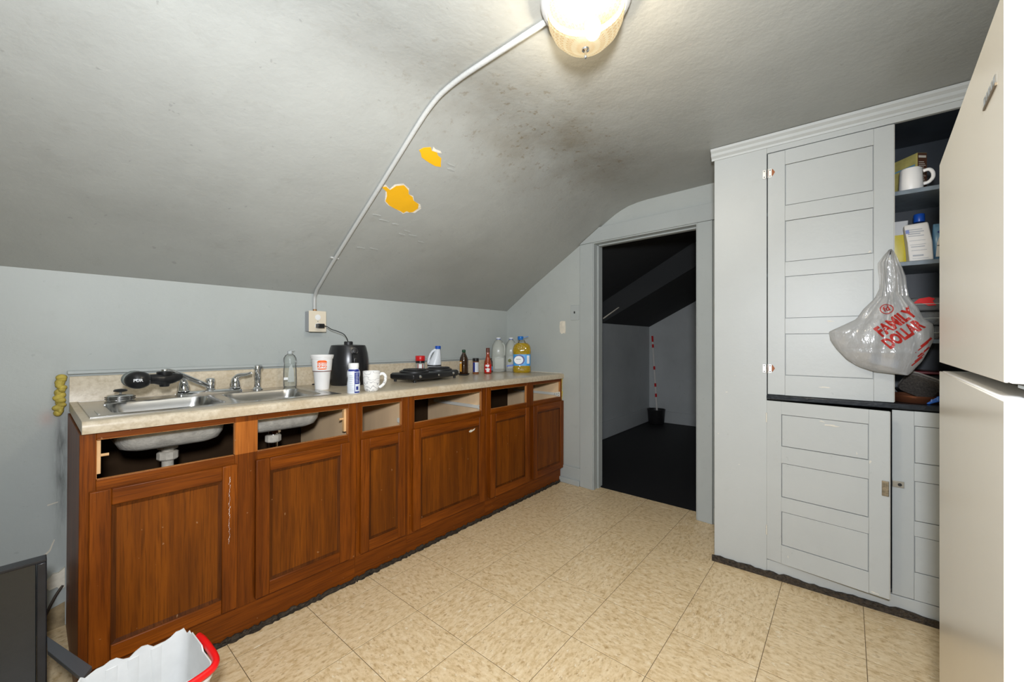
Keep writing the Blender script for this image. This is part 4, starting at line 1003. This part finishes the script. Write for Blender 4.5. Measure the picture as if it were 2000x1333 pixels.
gm = MB(); rg = random.Random(11)
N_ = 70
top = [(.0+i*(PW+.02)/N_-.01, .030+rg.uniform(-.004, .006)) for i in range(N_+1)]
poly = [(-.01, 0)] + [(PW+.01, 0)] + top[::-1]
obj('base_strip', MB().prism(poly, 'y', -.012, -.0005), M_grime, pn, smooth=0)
def pdoor(name, x0, x1, z0, z1, px0, px1, panels, par=pn, y=-.003, T=.022, hinge=None, ang=0):
    """framed door; hinged at hinge x when ajar"""
    d = obj(name, bx(x0+.004, x1-.004, y+T*.55, y+T, z0+.004, z1-.004), M_pantry, par)
    Y0, Y1 = y, y+T*.55
    obj('stile', bx(x0, px0, Y0, Y1, z0, z1), M_pantry, d, bevel=.002); obj('stile', bx(px1, x1, Y0, Y1, z0, z1), M_pantry, d, bevel=.002)
    zs = [z0] + [q for p in panels for q in p] + [z1]
    for i in range(0, len(zs), 2): obj('rail', bx(px0, px1, Y0, Y1, zs[i], zs[i+1]), M_pantry, d, bevel=.0005)
    for a, b in panels: obj('panel', bx(px0+.0025, px1-.0025, Y0+.0022, Y1, a+.0025, b-.0025), M_pantry, d, bevel=.001)
    obj('worn_edge', bx(x1, x1+.0015, Y0+.002, y+T, z0+.003, z1-.003), M_pale, d)
    if ang:
        piv = Matrix.Translation((hinge, y+T, 0)) @ Matrix.Rotation(ang, 4, 'Z') @ Matrix.Translation((-hinge, -(y+T), 0))
        for o in [d] + list(d.children): o.data.transform(piv)
    return d
ud = pdoor('upper_door', .249, .721, .934, 2.163, .323, .653, [(1.034, 1.242), (1.319, 1.529), (1.601, 1.808), (1.884, 2.090)])
ld = pdoor('lower_door', .247, .708, .09, .902, .312, .640, [(.183, .352), (.424, .595), (.678, .838)], hinge=.247, ang=math.radians(-8.5))
rd = pdoor('lower_door', .714, 1.186, .09, .902, .784, 1.118, [(.208, .365), (.429, .602), (.679, .840)])
def hinge(x, z, par, old=False):
    h = obj('hinge', MB().lathe([(.0035, -.024), (.0035, .024)], x, -.006, z, n=8), M_pale if old else M_chrome, par)
    if not old:
        for a, b in ((-.020, -.005), (.005, .020)):
            lf = obj('leaf', bx(x+a, x+b, -.0058, -.0032, z-.022, z+.022), mat('bare_steel_hinge', (.72,.71,.67), .35, .6), h, bevel=.0008)
            for zz in (-.015, .015):
                obj('screw', MB().lathe([(.0028, 0), (.0028, .0008)], n=8).xf(Matrix.Translation((x+(a+b)/2, -.0058, z+zz)) @ Matrix.Rotation(PI/2, 4, 'X')), M_blackm, h)
        obj('bare_wood', MB().lathe([(.0195, 0), (.0195, .0008)], n=6).xf(Matrix.Translation((x+.014, -.0031, z+.002)) @ Matrix.Rotation(PI/2, 4, 'X')), mat('rust_wood', (.33,.10,.025), .6), h)
for zz in (2.062, 1.065): hinge(.247, zz, pn)
for zz in (.815, .24): hinge(.2445, zz, pn, True)
def chip(par, cx, cz, rx, rz, seed, yy=-.0033, ang=0):
    mb = MB().prism(blob(cx, cz, rx, rz, seed, 12, .6), 'y', yy-.0004, yy+.0002)
    if ang: mb.xf(Matrix.Translation((.247, .019, 0)) @ Matrix.Rotation(ang, 4, 'Z') @ Matrix.Translation((-.247, -.019, 0)))
    return obj('paint_chip', mb, M_pale, par, smooth=0)
A85 = math.radians(-8.5)
for k, q in enumerate([(.51, .812, .022, .005), (.475, .826, .010, .003), (.645, .672, .004, .006), (.60, .70, .002, .006), (.34, .135, .002, .006), (.66, .10, .012, .003)]): chip(ld, *q, 60+k, -.0034, A85)
for k, q in enumerate([(.48, .985, .016, .004), (.50, 1.30, .012, .003), (.64, 1.61, .004, .006)]): chip(ud, *q, 80+k)
for k, q in enumerate([(.06, .93, .004, .003), (.12, .55, .003, .002), (.02, .70, .002, .003), (.10, 1.02, .003, .0015)]): chip(pn, *q, 90+k, -.0004)
# latch on the ajar door and keeper on the fixed one
lt = MB().box(.683, .706, -.009, -.003, .535, .60)
lt.v = [tuple((Matrix.Translation((.247, .019, 0)) @ Matrix.Rotation(math.radians(-8.5), 4, 'Z') @ Matrix.Translation((-.247, -.019, 0))) @ Vector(p)) for p in lt.v]
obj('latch', lt, mat('worn_brass', (.30,.25,.17), .4, .5, var=.6, vs=60), pn, bevel=.002)
kp = obj('keeper', bx(.714, .752, -.010, -.004, .565, .592), mat('worn_steel', (.5,.47,.40), .35, .7), pn, bevel=.001)
obj('keeper_hole', MB().lathe([(.007, 0), (.007, .001)], n=14).xf(Matrix.Translation((.738, -.0101, .578)) @ Matrix.Rotation(PI/2, 4, 'X')), M_blackm, kp)
kb = obj('hook', MB().tube([(.704, -.004, 1.592), (.704, -.03, 1.592), (.704, -.038, 1.60)], .006, 8), M_blackm, pn)
obj('turn_button', bx(.698, .710, -.0065, -.003, 1.54, 1.575), M_pale, pn, bevel=.001)

def in_pantry(name, label, cat, s, y, z, rz=0, group=None):
    M_ = pn.matrix_basis if False else Matrix.Translation((2.41, .562, 0)) @ Matrix.Rotation(PA, 4, 'Z')
    p = M_ @ Vector((s, y, z))
    return thing(name, label, cat, tuple(p), (0, 0, PA+rz), group, local=True)
SH1, SH2, SH3, LED = 1.8704, 1.5554, 1.2134, .9324
# upside-down white mug
t = in_pantry('white_mug', 'plain white mug on the top pantry shelf', 'mug', .782, .066, SH1)
obj('mug_body', MB().lathe([(.039, 0), (.040, .002), (.0365, .094), (.034, .098), (.01, .099)], n=32), M_cup, t, smooth=45)
obj('mug_handle', MB().tube([(.037, -.012, .078), (.055, -.015, .080), (.066, -.016, .064), (.066, -.016, .042), (.054, -.014, .026), (.038, -.012, .022)], .005, 10, 1.4), M_cup, t, smooth=60)
# cocoa carton
t = in_pantry('cocoa_box', 'yellow and brown carton behind the white mug', 'box', .812, .135, SH1, math.radians(-50))
M_yb = mat('yellow_carton', (.58, .50, .16), .5, var=.35, vs=14)
M_br = mat('brown_carton', (.085, .035, .02), .5)
obj('carton', bx(-.13, 0, 0, .045, 0, .19), M_yb, t)
obj('brown_side', bx(0, .0008, .001, .044, .001, .189), M_br, t)
obj('blue_stripe', bx(-.125, -.01, -.0006, 0, .135, .142), mat('sky_stripe', (.16, .36, .52), .5), t)
for k in range(12):
    obj('fine_print', bx(.0008, .0012, .006, .038-.004*(k % 3), .06+k*.008, .0625+k*.008), M_pale, t)
obj('fine_print', bx(.0008, .0012, .005, .04, .168, .178), M_pale, t)
# second shelf
t = in_pantry('yellow_packet', 'yellow packet with white top leaning at the shelf edge', 'packet', .748, .10, SH2)
obj('packet', MB().loft([se(.030,.016,0), se(.031,.022,.05), se(.029,.02,.13)]), mat('yellow_foil', (.56, .45, .01), .35), t)
obj('packet_top', MB().loft([se(.029,.02,.13), se(.028,.012,.165), se(.03,.003,.195)]), mat('white_foil', (.62, .62, .62), .35), t)
t = in_pantry('flour_carton', 'white paper carton with printed facts panel on the second shelf', 'carton', .806, .055, SH2, math.radians(4))
M_paper = mat('white_paper', (.72, .70, .67), .6, var=.08, vs=10, bmp=.3, bs_=30)
crt = obj('carton', MB().loft([[(-.034,-.02,0),(.042,-.02,0),(.042,.035,0),(-.034,.035,0)], [(-.040,-.022,.08),(.038,-.022,.08),(.04,.036,.08),(-.040,.036,.08)], [(-.050,-.018,.150),(.026,-.018,.158),(.036,.032,.155),(-.046,.032,.150)], [(-.050,-.010,.163),(.024,-.010,.168),(.034,.026,.168),(-.046,.026,.163)]]), M_paper, t, bevel=.004, smooth=60)
def cartpl(u, v): return (u-.008*(v/.08)**1.0*(1 if v > .0 else 0), -.0235+max(0, (v-.08))*.055, v)
for (a, b, c_, d_) in [(-.030,.02,.136,.139),(-.030,.024,.126,.130),(-.028,.012,.117,.121),(-.027,.022,.108,.111),(-.026,.024,.088,.0895),(-.026,.024,.070,.0715),(-.024,.02,.060,.063),(-.024,.024,.045,.0465),(-.022,.012,.020,.026),(-.024,.026,.010,.0112)]:
    print2d('fine_print', rect2d(a, b, c_, d_, 2), cartpl, M_grey, crt)
print2d('blue_print', rect2d(-.034, -.022, .122, .138, 1), lambda u, v: tuple(Vector(cartpl(u, v))+Vector((0,-.0002,0))), mat('faded_blue', (.2,.25,.5), .5), crt)
t = in_pantry('blue_water_bottle', 'dark blue bottle with blue cap behind the white carton', 'bottle', .828, .21, SH2)
obj('bottle_body', MB().lathe([(.036, 0), (.038, .004), (.038, .15), (.03, .185), (.018, .205)], n=26), clear('blue_plastic', (.10,.16,.35), alpha=.5, body=(.02,.04,.12)), t, smooth=50)
obj('cap', MB().lathe([(.0185, .203), (.0195, .205), (.0195, .238), (.017, .241)], n=22), M_blue, t, smooth=40)
t = in_pantry('blue_bag', 'light blue and white snack bag beside the carton', 'bag', .886, .075, SH2)
bgm = obj('bag', MB().loft([se(.034,.012,0), se(.038,.026,.03), se(.038,.028,.09), se(.036,.018,.135), se(.034,.003,.158)]), mat('sky_bag', (.16, .33, .50), .3, var=.2, vs=12), t, smooth=60)
pr = [(.018, 0), (.020, .004), (.020, .06), (.014, .085), (.006, .10)]
print2d('bag_print', ([(-.03,.0),(.02,.0),(.02,.07),(.006,.105),(-.004,.11),(-.018,.09),(-.026,.06)], [(0,1,2,3,4,5,6)]), lambda u, v: (u, -.0285, v+.012), M_paper, bgm)
print2d('bag_print', rect2d(-.026, .012, .058, .061, 2), lambda u, v: (u, -.0288, v), M_blackm, bgm)
print2d('bag_print', ([(-.026,.118),(-.01,.105),(.008,.118),(-.006,.135)], [(0,1,2,3)]), lambda u, v: (u, -.0287, v), M_navy, bgm)
t = in_pantry('crumpled_film', 'crumpled clear plastic film behind the yellow packet', 'wrap', .77, .15, SH2)
cf = MB(); rc = random.Random(8)
rings = []
for j in range(7):
    rings.append([((.045-.004*j)*math.cos(a)*(1+rc.uniform(-.15,.15)), .03*math.sin(a)*(1+rc.uniform(-.2,.2)), .028*j) for a in [2*PI*i/14 for i in range(14)]])
M_film = clear('plastic_film', (.86,.87,.87), alpha=.22, gloss=.12, body=(.6,.6,.6))
obj('film', MB().loft(rings), M_film, t, smooth=20)
# clamshell trays on the third shelf
for k, (zz, lab) in enumerate([(0, 'lowest clear plastic food tray on the third pantry shelf'), (.062, 'middle clear plastic food tray in the pantry stack'), (.124, 'topmost clear food tray with red label in the pantry')]):
    t = in_pantry('plastic_tray', lab, 'container', .815, .125, SH3+zz, math.radians(4*k-3), 'clear food trays on the third shelf')
    obj('tray', MB().loft([se(.062,.075,0), se(.066,.08,.004), se(.074,.088,.026)], True, False), M_film, t, smooth=30)
    obj('rim', MB().loft([se(.074,.088,.026), se(.079,.093,.027), se(.079,.093,.030), se(.072,.086,.031)], False, False), M_milky, t, smooth=30)
    obj('lid', MB().loft([se(.072,.086,.031), se(.068,.08,.052), se(.06,.07,.058)], False, True), M_film, t, smooth=30)
    if k == 2:
        obj('dark_food', MB().loft([se(.056,.068,.008), se(.055,.066,.028)]), M_blackm, t)
        obj('red_label', MB().add([(-.040,-.0905,.032),(-.02,-.091,.052),(.012,-.091,.058),(.03,-.091,.05),(.022,-.091,.04),(.034,-.091,.022),(.01,-.091,.02),(-.01,-.091,.032)], [(0,1,2,3,4,5,6,7)]), M_red, t)
t = in_pantry('shopping_film', 'crinkled clear wrap bundled beside the food trays', 'wrap', .955, .09, SH3)
rings = []
for j in range(9):
    rings.append([((.028+.016*math.sin(PI*j/8))*math.cos(a)*(1+rc.uniform(-.2,.2)), .035*math.sin(a)*(1+rc.uniform(-.2,.2)), .022*j) for a in [2*PI*i/14 for i in range(14)]])
obj('film', MB().loft(rings), M_film, t, smooth=20)
# ledge: pans
t = in_pantry('copper_pan', 'copper coloured frying pan on the pantry ledge', 'pan', .80, .105, LED)
M_cop = mat('brown_copper', (.16, .06, .03), .3, .6)
obj('pan_body', MB().lathe([(.076, 0), (.080, .002), (.092, .030), (.0925, .033), (.090, .033), (.078, .005), (.002, .004)], n=40), M_cop, t, smooth=50)
obj('pan_handle', MB().tube([(-.02,.092,.026), (-.03,.15,.036), (-.035,.22,.04)], .009, 8, .6), M_blackm, t)
t = in_pantry('stone_griddle', 'speckled dark grey square griddle leaning in the copper pan', 'pan', .818, .115, LED+.07, 0)
M_stone = mat('speckled_stone', (.085, .075, .065), .7, var=.6, vs=160)
Rm = Matrix.Rotation(math.radians(24), 4, 'Y') @ Matrix.Rotation(math.radians(-48), 4, 'X')
obj('plate', MB().loft([se(.058,.058,-.006,6), se(.062,.062,.0,6), se(.062,.062,.006,6), se(.055,.055,.002,6)]).xf(Rm), M_stone, t, smooth=30)
obj('rim', MB().loft([se(.062,.062,.004,6), se(.065,.065,.010,6), se(.060,.060,.010,6), se(.057,.057,.004,6)], False, False).xf(Rm), mat('grey_rim', (.20,.185,.165), .5), t, smooth=30)
t = in_pantry('red_board', 'dark red flat board lying across the back of the pantry ledge', 'board', .93, .20, LED)
obj('board', MB().hexa([(-.13,-.07,.125),(.14,-.07,.120),(.14,.10,.120),(-.13,.10,.125),(-.13,-.07,.137),(.14,-.07,.132),(.14,.10,.132),(-.13,.10,.137)]), mat('dark_red', (.12, .006, .010), .35), t, bevel=.003)
obj('support', bx(-.10, .13, .02, .09, 0, .121), M_blackm, t)
t = in_pantry('blue_clip', 'bright blue plastic scraper on the pantry ledge by the fridge', 'utensil', .868, .04, LED, 0)
obj('blade', MB().hexa([(-.055,-.012,.006),(-.035,-.012,.0),(.05,-.012,.038),(.05,-.012,.066),(-.055,.006,.010),(-.035,.008,.0),(.05,.008,.038),(.05,.008,.066)]), mat('royal_blue', (.02, .13, .52), .4, var=.3, vs=60), t, bevel=.003)
for k in range(4):
    x_ = -.03+k*.018
    obj('rib', bx(x_, x_+.004, -.0145, -.012, .012+.42*(x_+.03), .026+.45*(x_+.03)), mat('royal_blue_rib', (.12, .26, .62), .4), t)

# ------------------------------------------------------------------ carrier bag hung on the pantry hook
def bagmat():
    m, n, l, b = newmat('thin_white_plastic'); n.remove(b); out = n['Material Output']
    t = n.new('ShaderNodeBsdfTransparent'); t.inputs[0].default_value = (.93, .93, .93, 1)
    tl = n.new('ShaderNodeBsdfTranslucent'); tl.inputs[0].default_value = (.7, .7, .69, 1)
    d = n.new('ShaderNodeBsdfDiffuse'); d.inputs[0].default_value = (.62, .62, .61, 1)
    g = n.new('ShaderNodeBsdfGlossy'); g.inputs['Roughness'].default_value = .22
    h = noise(n, l, 26, 4, .6, stretch=(1, 1, .35)); bp = n.new('ShaderNodeBump'); bp.inputs['Strength'].default_value = .55; bp.inputs['Distance'].default_value = .012; l.new(h, bp.inputs['Height'])
    for q in (d, g): l.new(bp.outputs[0], q.inputs['Normal'])
    m1 = n.new('ShaderNodeMixShader'); m1.inputs[0].default_value = .35; l.new(d.outputs[0], m1.inputs[1]); l.new(tl.outputs[0], m1.inputs[2])
    m2 = n.new('ShaderNodeMixShader'); m2.inputs[0].default_value = .12; l.new(m1.outputs[0], m2.inputs[1]); l.new(g.outputs[0], m2.inputs[2])
    m3 = n.new('ShaderNodeMixShader'); m3.inputs[0].default_value = .24; l.new(m2.outputs[0], m3.inputs[1]); l.new(t.outputs[0], m3.inputs[2])
    l.new(m3.outputs[0], out.inputs[0]); return m
M_bag = bagmat()
bg = in_pantry('shopping_bag', 'white plastic carrier bag with red lettering hanging on the pantry door hook', 'bag', .70, -.02, 1.06)
# local frame: x along the cupboard, -y to the room, z up from the bag's lowest point
left = [(0, .035), (.008, -.045), (.03, -.10), (.06, -.14), (.11, -.178), (.15, -.20), (.19, -.205), (.215, -.16), (.245, -.108), (.29, -.083), (.33, -.05), (.36, -.032), (.40, -.028), (.44, -.030), (.49, -.036)]
right = [(0, .062), (.008, .07), (.03, .084), (.06, .104), (.11, .124), (.15, .138), (.19, .138), (.215, .136), (.245, .106), (.29, .09), (.33, .066), (.36, .055), (.40, .054), (.44, .050), (.49, .030)]
def interp(tb, z):
    for (a, u), (b, v) in zip(tb, tb[1:]):
        if a <= z <= b: return u+(v-u)*(z-a)/(b-a)
    return tb[-1][1]
def bagdepth(z): return .008+.062*math.sin(min(1, max(0, (z+.012)/.37))*PI)**.8 * (1.25-.9*z/.4 if z > .1 else 1.15)
def bagsurf(s, z, front=True):
    a, b = interp(left, z), interp(right, z); c = (a+b)/2; hw = max(.004, (b-a)/2)
    q = max(-1, min(1, (s-c)/hw)); e = (1-abs(q)**2.2)**.62 if abs(q) < 1 else 0
    d = bagdepth(z)*e
    # pleats fanning out from the handles
    ang = math.atan2(s-.01, .40-z) if z < .39 else 0
    rad = min(1, max(0, (.40-z)/.1))
    d += (.0065*math.sin(ang*17+.6)+.004*math.sin(ang*31+2))*e*rad*(.5+.5*min(1, z/.2))
    return (s, -.012-d if front else -.006+min(.004, .1*d)*0, z)
rings = []
for j in range(41):
    z = .36*j/40
    a, b = interp(left, z), interp(right, z); n_ = 36
    fr = [bagsurf(a+(b-a)*i/n_, z) for i in range(n_+1)]
    bk = [(a+(b-a)*i/n_, -.004-.0025*math.sin(i*1.3+j*.2)**2, z) for i in range(n_, -1, -1)]
    rings.append(fr+bk)
obj('bag_body', MB().loft(rings, True, False), M_bag, bg, smooth=70)
def strap(xs, flip):
    r_ = []
    for j, (z, x0, x1) in enumerate(xs):
        k = 10; r_.append([(x0+(x1-x0)*i/k, -.016-.010*math.sin(PI*i/k)-.004*math.sin(i*2.1+j*.4), z) for i in range(k+1)])
    return obj('handle_strap', MB().loft(r_, False, False, closed=False), M_bag, bg, smooth=70)
strap([(.34, -.045, .006), (.38, -.03, -.001), (.42, -.030, -.004), (.46, -.034, -.004), (.49, -.036, -.002), (.52, -.018, .002), (.538, -.004, .006), (.545, .0, .010)], False)
strap([(.34, .012, .062), (.38, .014, .056), (.42, .014, .054), (.46, .012, .044), (.49, .010, .034), (.52, .007, .024), (.538, .005, .014), (.545, .004, .010)], True)
obj('back_layer', MB().loft([[(-.004+.02*i/4, -.010, z) for i in range(5)] for z in (.34, .40, .46, .50)], False, False, closed=False), M_bag, bg)
def bagprint(u, v):
    p = bagsurf(u, v); return (p[0], p[1]-.0012, p[2])
ROT = math.radians(40)
print2d('red_lettering', shift(text2d('FAMILY', .052, .0026), .016, .224, .86, 1.2, ROT), bagprint, M_redp, bg)
print2d('red_lettering', shift(text2d('DOLLAR', .052, .0026), .040, .172, .72, 1.2, ROT), bagprint, M_redp, bg)
ringv = []; ringf = []
for i in range(28):
    a = 2*PI*i/28; ringv += [(.022*math.cos(a), .022*math.sin(a)), (.0185*math.cos(a), .0185*math.sin(a))]
for i in range(28): k = (i+1) % 28; ringf.append((2*i, 2*k, 2*k+1, 2*i+1))
print2d('round_emblem', shift((ringv, ringf), -.010, .284), bagprint, M_redp, bg)
print2d('round_emblem', shift(text2d('fd', .03, .0008), -.010, .285, 1, 1, ROT*.5), bagprint, M_redp, bg)
for k, (u0, v0, ln, w) in enumerate([(.085, .06, .05, .005), (.092, .075, .045, .004), (.105, .10, .055, .006), (.098, .118, .06, .004), (.112, .14, .05, .008)]):
    print2d('red_small_print', shift(rect2d(-ln/2, ln/2, -w/2, w/2, 6), u0, v0, 1, 1, math.radians(48)), bagprint, M_redp, bg)
t = in_pantry('boxed_goods', 'blue and white packet showing through the carrier bag', 'packet', .675, -.050, 1.093)
obj('packet', MB().hexa([(-.045,-.018,.018),(.05,-.018,-.008),(.05,.016,-.008),(-.045,.016,.018),(-.04,-.018,.055),(.06,-.018,.028),(.06,.016,.028),(-.04,.016,.055)]), mat('pale_blue_packet', (.55,.65,.80), .3, var=.3, vs=30), t, bevel=.006)

# ------------------------------------------------------------------ refrigerator
FA = math.atan2(-.029, .731)
fr = thing('refrigerator', 'beige and white top-freezer refrigerator at the right edge of the room', 'refrigerator', (.835, -.161, 0), (0, 0, FA), local=True)
def fridgefront():
    m, n, l, b = newmat('champagne_fridge_front')
    b.inputs['Base Color'].default_value = (.80, .745, .64, 1); b.inputs['Roughness'].default_value = .26; b.inputs['Metallic'].default_value = .12
    h = noise(n, l, 2.5, 2, .5); bump(n, l, b, h, .05, .02)
    return m
M_ff = fridgefront(); M_fw = mat('fridge_white', (.86, .86, .85), .35)
LW = .731
def fdoor(name, z0, z1, rz0, rz1):
    d = obj(name, bx(.0, LW, -.062, -.004, z0, z1), M_fw, fr, bevel=.004)
    obj('front_skin', bx(.0005, LW-.0005, -.0045, .0, z0+.001, z1-.001), M_ff, d, bevel=.0015)
    # pocket grip moulded in the door edge: raised bead round a recess
    bead = [(-.0001, -.0085-.0, rz0)]
    ring = []
    k = 8
    y0, y1, r = -.050, -.0085, .012
    pts = []
    for cy, cz, a0 in ((y1-r, rz1-r, 0), (y0+r, rz1-r, PI/2), (y0+r, rz0+r, PI), (y1-r, rz0+r, 1.5*PI)):
        for i in range(k+1):
            a = a0+PI/2*i/k; pts.append((cy+r*math.cos(a), cz+r*math.sin(a)))
    n = len(pts)
    cyc, czc = (y0+y1)/2, (rz0+rz1)/2
    def sc(p, d): 
        v = Vector((p[0]-cyc, p[1]-czc)); v2 = Vector((v.x*(1-d/.021), v.y*(1-d/((rz1-rz0)/2)))); return (cyc+v2.x, czc+v2.y)
    rings = []
    for d_, x_ in ((0, .0), (.0015, -.0022), (.0035, -.0022), (.005, .0), (.006, -.0004)):
        rings.append([(x_, *sc(p, d_)) for p in pts])
    obj('grip_bead', MB().loft(rings, False, False), M_fw, d, smooth=60)
    obj('grip_recess', MB().loft([[(-.0005, *sc(p, .006)) for p in pts], [(-.0004, *sc(p, .0075)) for p in pts]], False, True), mat('grip_recess_plastic', (.70,.71,.66), .4), d, smooth=60)  # slightly darker plastic inside the grip bead
    return d
fdz = fdoor('freezer_door', 1.146, 1.678, 1.215, 1.412)
fdoor('fridge_door', .10, 1.124, .862, 1.056)
obj('cabinet', bx(.004, LW-.004, -.72, -.068, .05, 1.672), M_fw, fr, bevel=.006)
obj('door_gasket', bx(.012, LW-.012, -.068, -.062, .11, 1.124).add(bx(.012, LW-.012, -.068, -.062, 1.146, 1.67).v, bx(0,1,0,1,0,1).f), mat('grey_gasket', (.25,.25,.24), .7), fr)
obj('toe_grille', bx(.01, LW-.01, -.10, -.03, .0, .09), M_blackm, fr)
obj('mullion', bx(.006, LW-.006, -.0675, -.064, 1.124, 1.146), mat('mullion_grey', (.40,.40,.36), .4), fr)
obj('centre_hinge', MB().lathe([(.006, 1.1245), (.006, 1.1455)], .03, -.035, 0, n=14).add(bx(.006, .05, -.066, -.02, 1.138, 1.142).v, bx(0,1,0,1,0,1).f), M_chrome, fr)
bdg = obj('badge', bx(.042, .128, .0, .0022, 1.566, 1.570), mat('badge_bar', (.16,.12,.07), .4, .5), fr)  # dark bar below the badge letters
for k, (a, w) in enumerate([(.044, .012), (.062, .009), (.078, .012), (.096, .008), (.110, .014)]):
    obj('badge_letter', bx(a, a+w, .0, .0018, 1.570, 1.583), M_chrome, bdg)

# ------------------------------------------------------------------ floor things in the near left corner
bn = thing('plastic_bucket', 'cut-down white plastic bucket with red handle on the tile floor', 'bucket', (.20, 1.455, .0005), (0, 0, math.radians(3)), local=True)
M_buck = mat('white_bucket', (.74, .745, .73), .35, var=.1, vs=12)
def bk(z, t): 
    s_ = .82+.18*z/.31
    lp_ = rrect(-.122*s_+t, .122*s_-t, -.118*s_+t, .118*s_-t, .03, z, 5); out = []
    for i, p in enumerate(lp_):
        q = lp_[(i+1) % len(lp_)]; out.append(p)
        if (Vector(p)-Vector(q)).length > .05: out += [tuple(Vector(p).lerp(Vector(q), k/14)) for k in range(1, 14)]
    return out
rb = random.Random(4)
outer = [bk(0, 0), bk(.02, 0), bk(.15, 0), bk(.27, 0), bk(.272, -.004), bk(.282, -.004), bk(.284, 0)]
topo = [(x, y, .314+(rb.choice([-.013, -.009, -.003, 0, .003, .004]) if y > .085 else 0)-(.012 if y < -.02 else 0)) for x, y, z in bk(.31, 0)]
topi = [(x*.975, y*.975, z) for x, y, z in topo]
inner = [topi, bk(.27, .004), bk(.15, .004), bk(.02, .005), bk(.008, .012)]
obj('bucket_body', MB().loft(outer+[topo]+inner, True, True), M_buck, bn, smooth=40)
for x_ in (-.05, -.005, .045):
    obj('wall_rib', MB().hexa([(x_-.012,.0985,.03),(x_+.012,.0985,.03),(x_+.008,.096,.03),(x_-.008,.096,.03),(x_-.013,.1135,.298),(x_+.013,.1135,.298),(x_+.009,.1115,.298),(x_-.009,.1115,.298)]), M_buck, bn, bevel=.001)
hnd = [(.133, .060, .300), (.134, .02, .305), (.134, -.03, .305), (.132, -.085, .304), (.122, -.112, .302), (.10, -.124, .300), (.05, -.132, .298), (0, -.134, .297), (-.06, -.132, .297)]
obj('handle', MB().tube(hnd, .0095, 10, 1.2), mat('bright_red_plastic', (.80, .006, .008), .35), bn, smooth=60)

M_char = mat('charcoal_gloss', (.013, .017, .020), .16, coat=.3)
M_chf = mat('charcoal_frame', (.018, .019, .023), .3, var=.3, vs=20)
rk = thing('dark_panel_unit', 'charcoal glossy panelled unit with metal bars in the near left corner', 'cabinet', (-.25, 1.98, 0))
obj('panel', bx(-.72, .012, 1.975, 1.99, .06, .498), M_char, rk, bevel=.002)
obj('top_cap', bx(-.72, .034, 1.966, 2.01, .498, .508), M_chf, rk, bevel=.002)
obj('corner_post', bx(.0125, .034, 1.966, 2.005, .0005, .498), M_chf, rk, bevel=.003)
obj('corner_post', bx(-.745, -.7205, 1.966, 2.005, .0005, .508), M_chf, rk, bevel=.003)
obj('flat_bar', MB().hexa([(.034,1.89,.238),(.034,1.99,.238),(.116,1.70,.238),(.094,1.66,.238),(.034,1.89,.25),(.034,1.99,.25),(.116,1.70,.25),(.094,1.66,.25)]), mat('grey_metal_bar', (.075,.08,.088), .35), rk, bevel=.001)
obj('flat_bar', MB().hexa([(.034,1.82,.12),(.034,1.92,.12),(.092,1.72,.12),(.08,1.66,.12),(.034,1.82,.135),(.034,1.92,.135),(.092,1.72,.135),(.08,1.66,.135)]), mat('grey_metal_bar_low', (.05,.05,.055), .35), rk, bevel=.001)

# ------------------------------------------------------------------ attic: mop in a bucket
t = thing('mop_bucket', 'dark dustpan bucket standing in the attic corner', 'bucket', (5.93, 2.17, -.0025), local=True)
obj('bucket_body', MB().lathe([(.10, 0), (.11, .01), (.125, .2), (.13, .21), (.12, .21), (.10, .02), (.01, .015)], n=24), M_blackm, t, smooth=50)
t = thing('mop', 'red and silver banded mop handle leaning in the attic corner', 'mop', (5.93, 2.17, .02))
A_, B_ = Vector((5.93, 2.15, .03)), Vector((6.0, 2.255, 1.29))
obj('pole', MB().tube([A_, B_], .012, 10), mat('silver_pole', (.75,.73,.70), .4), t)
for q0, q1 in ((.93, 1.0), (.86, .90), (.60, .64), (.40, .44), (.28, .32)):
    obj('red_band', MB().tube([A_.lerp(B_, q0), A_.lerp(B_, q1)], .0145, 10), M_red, t)
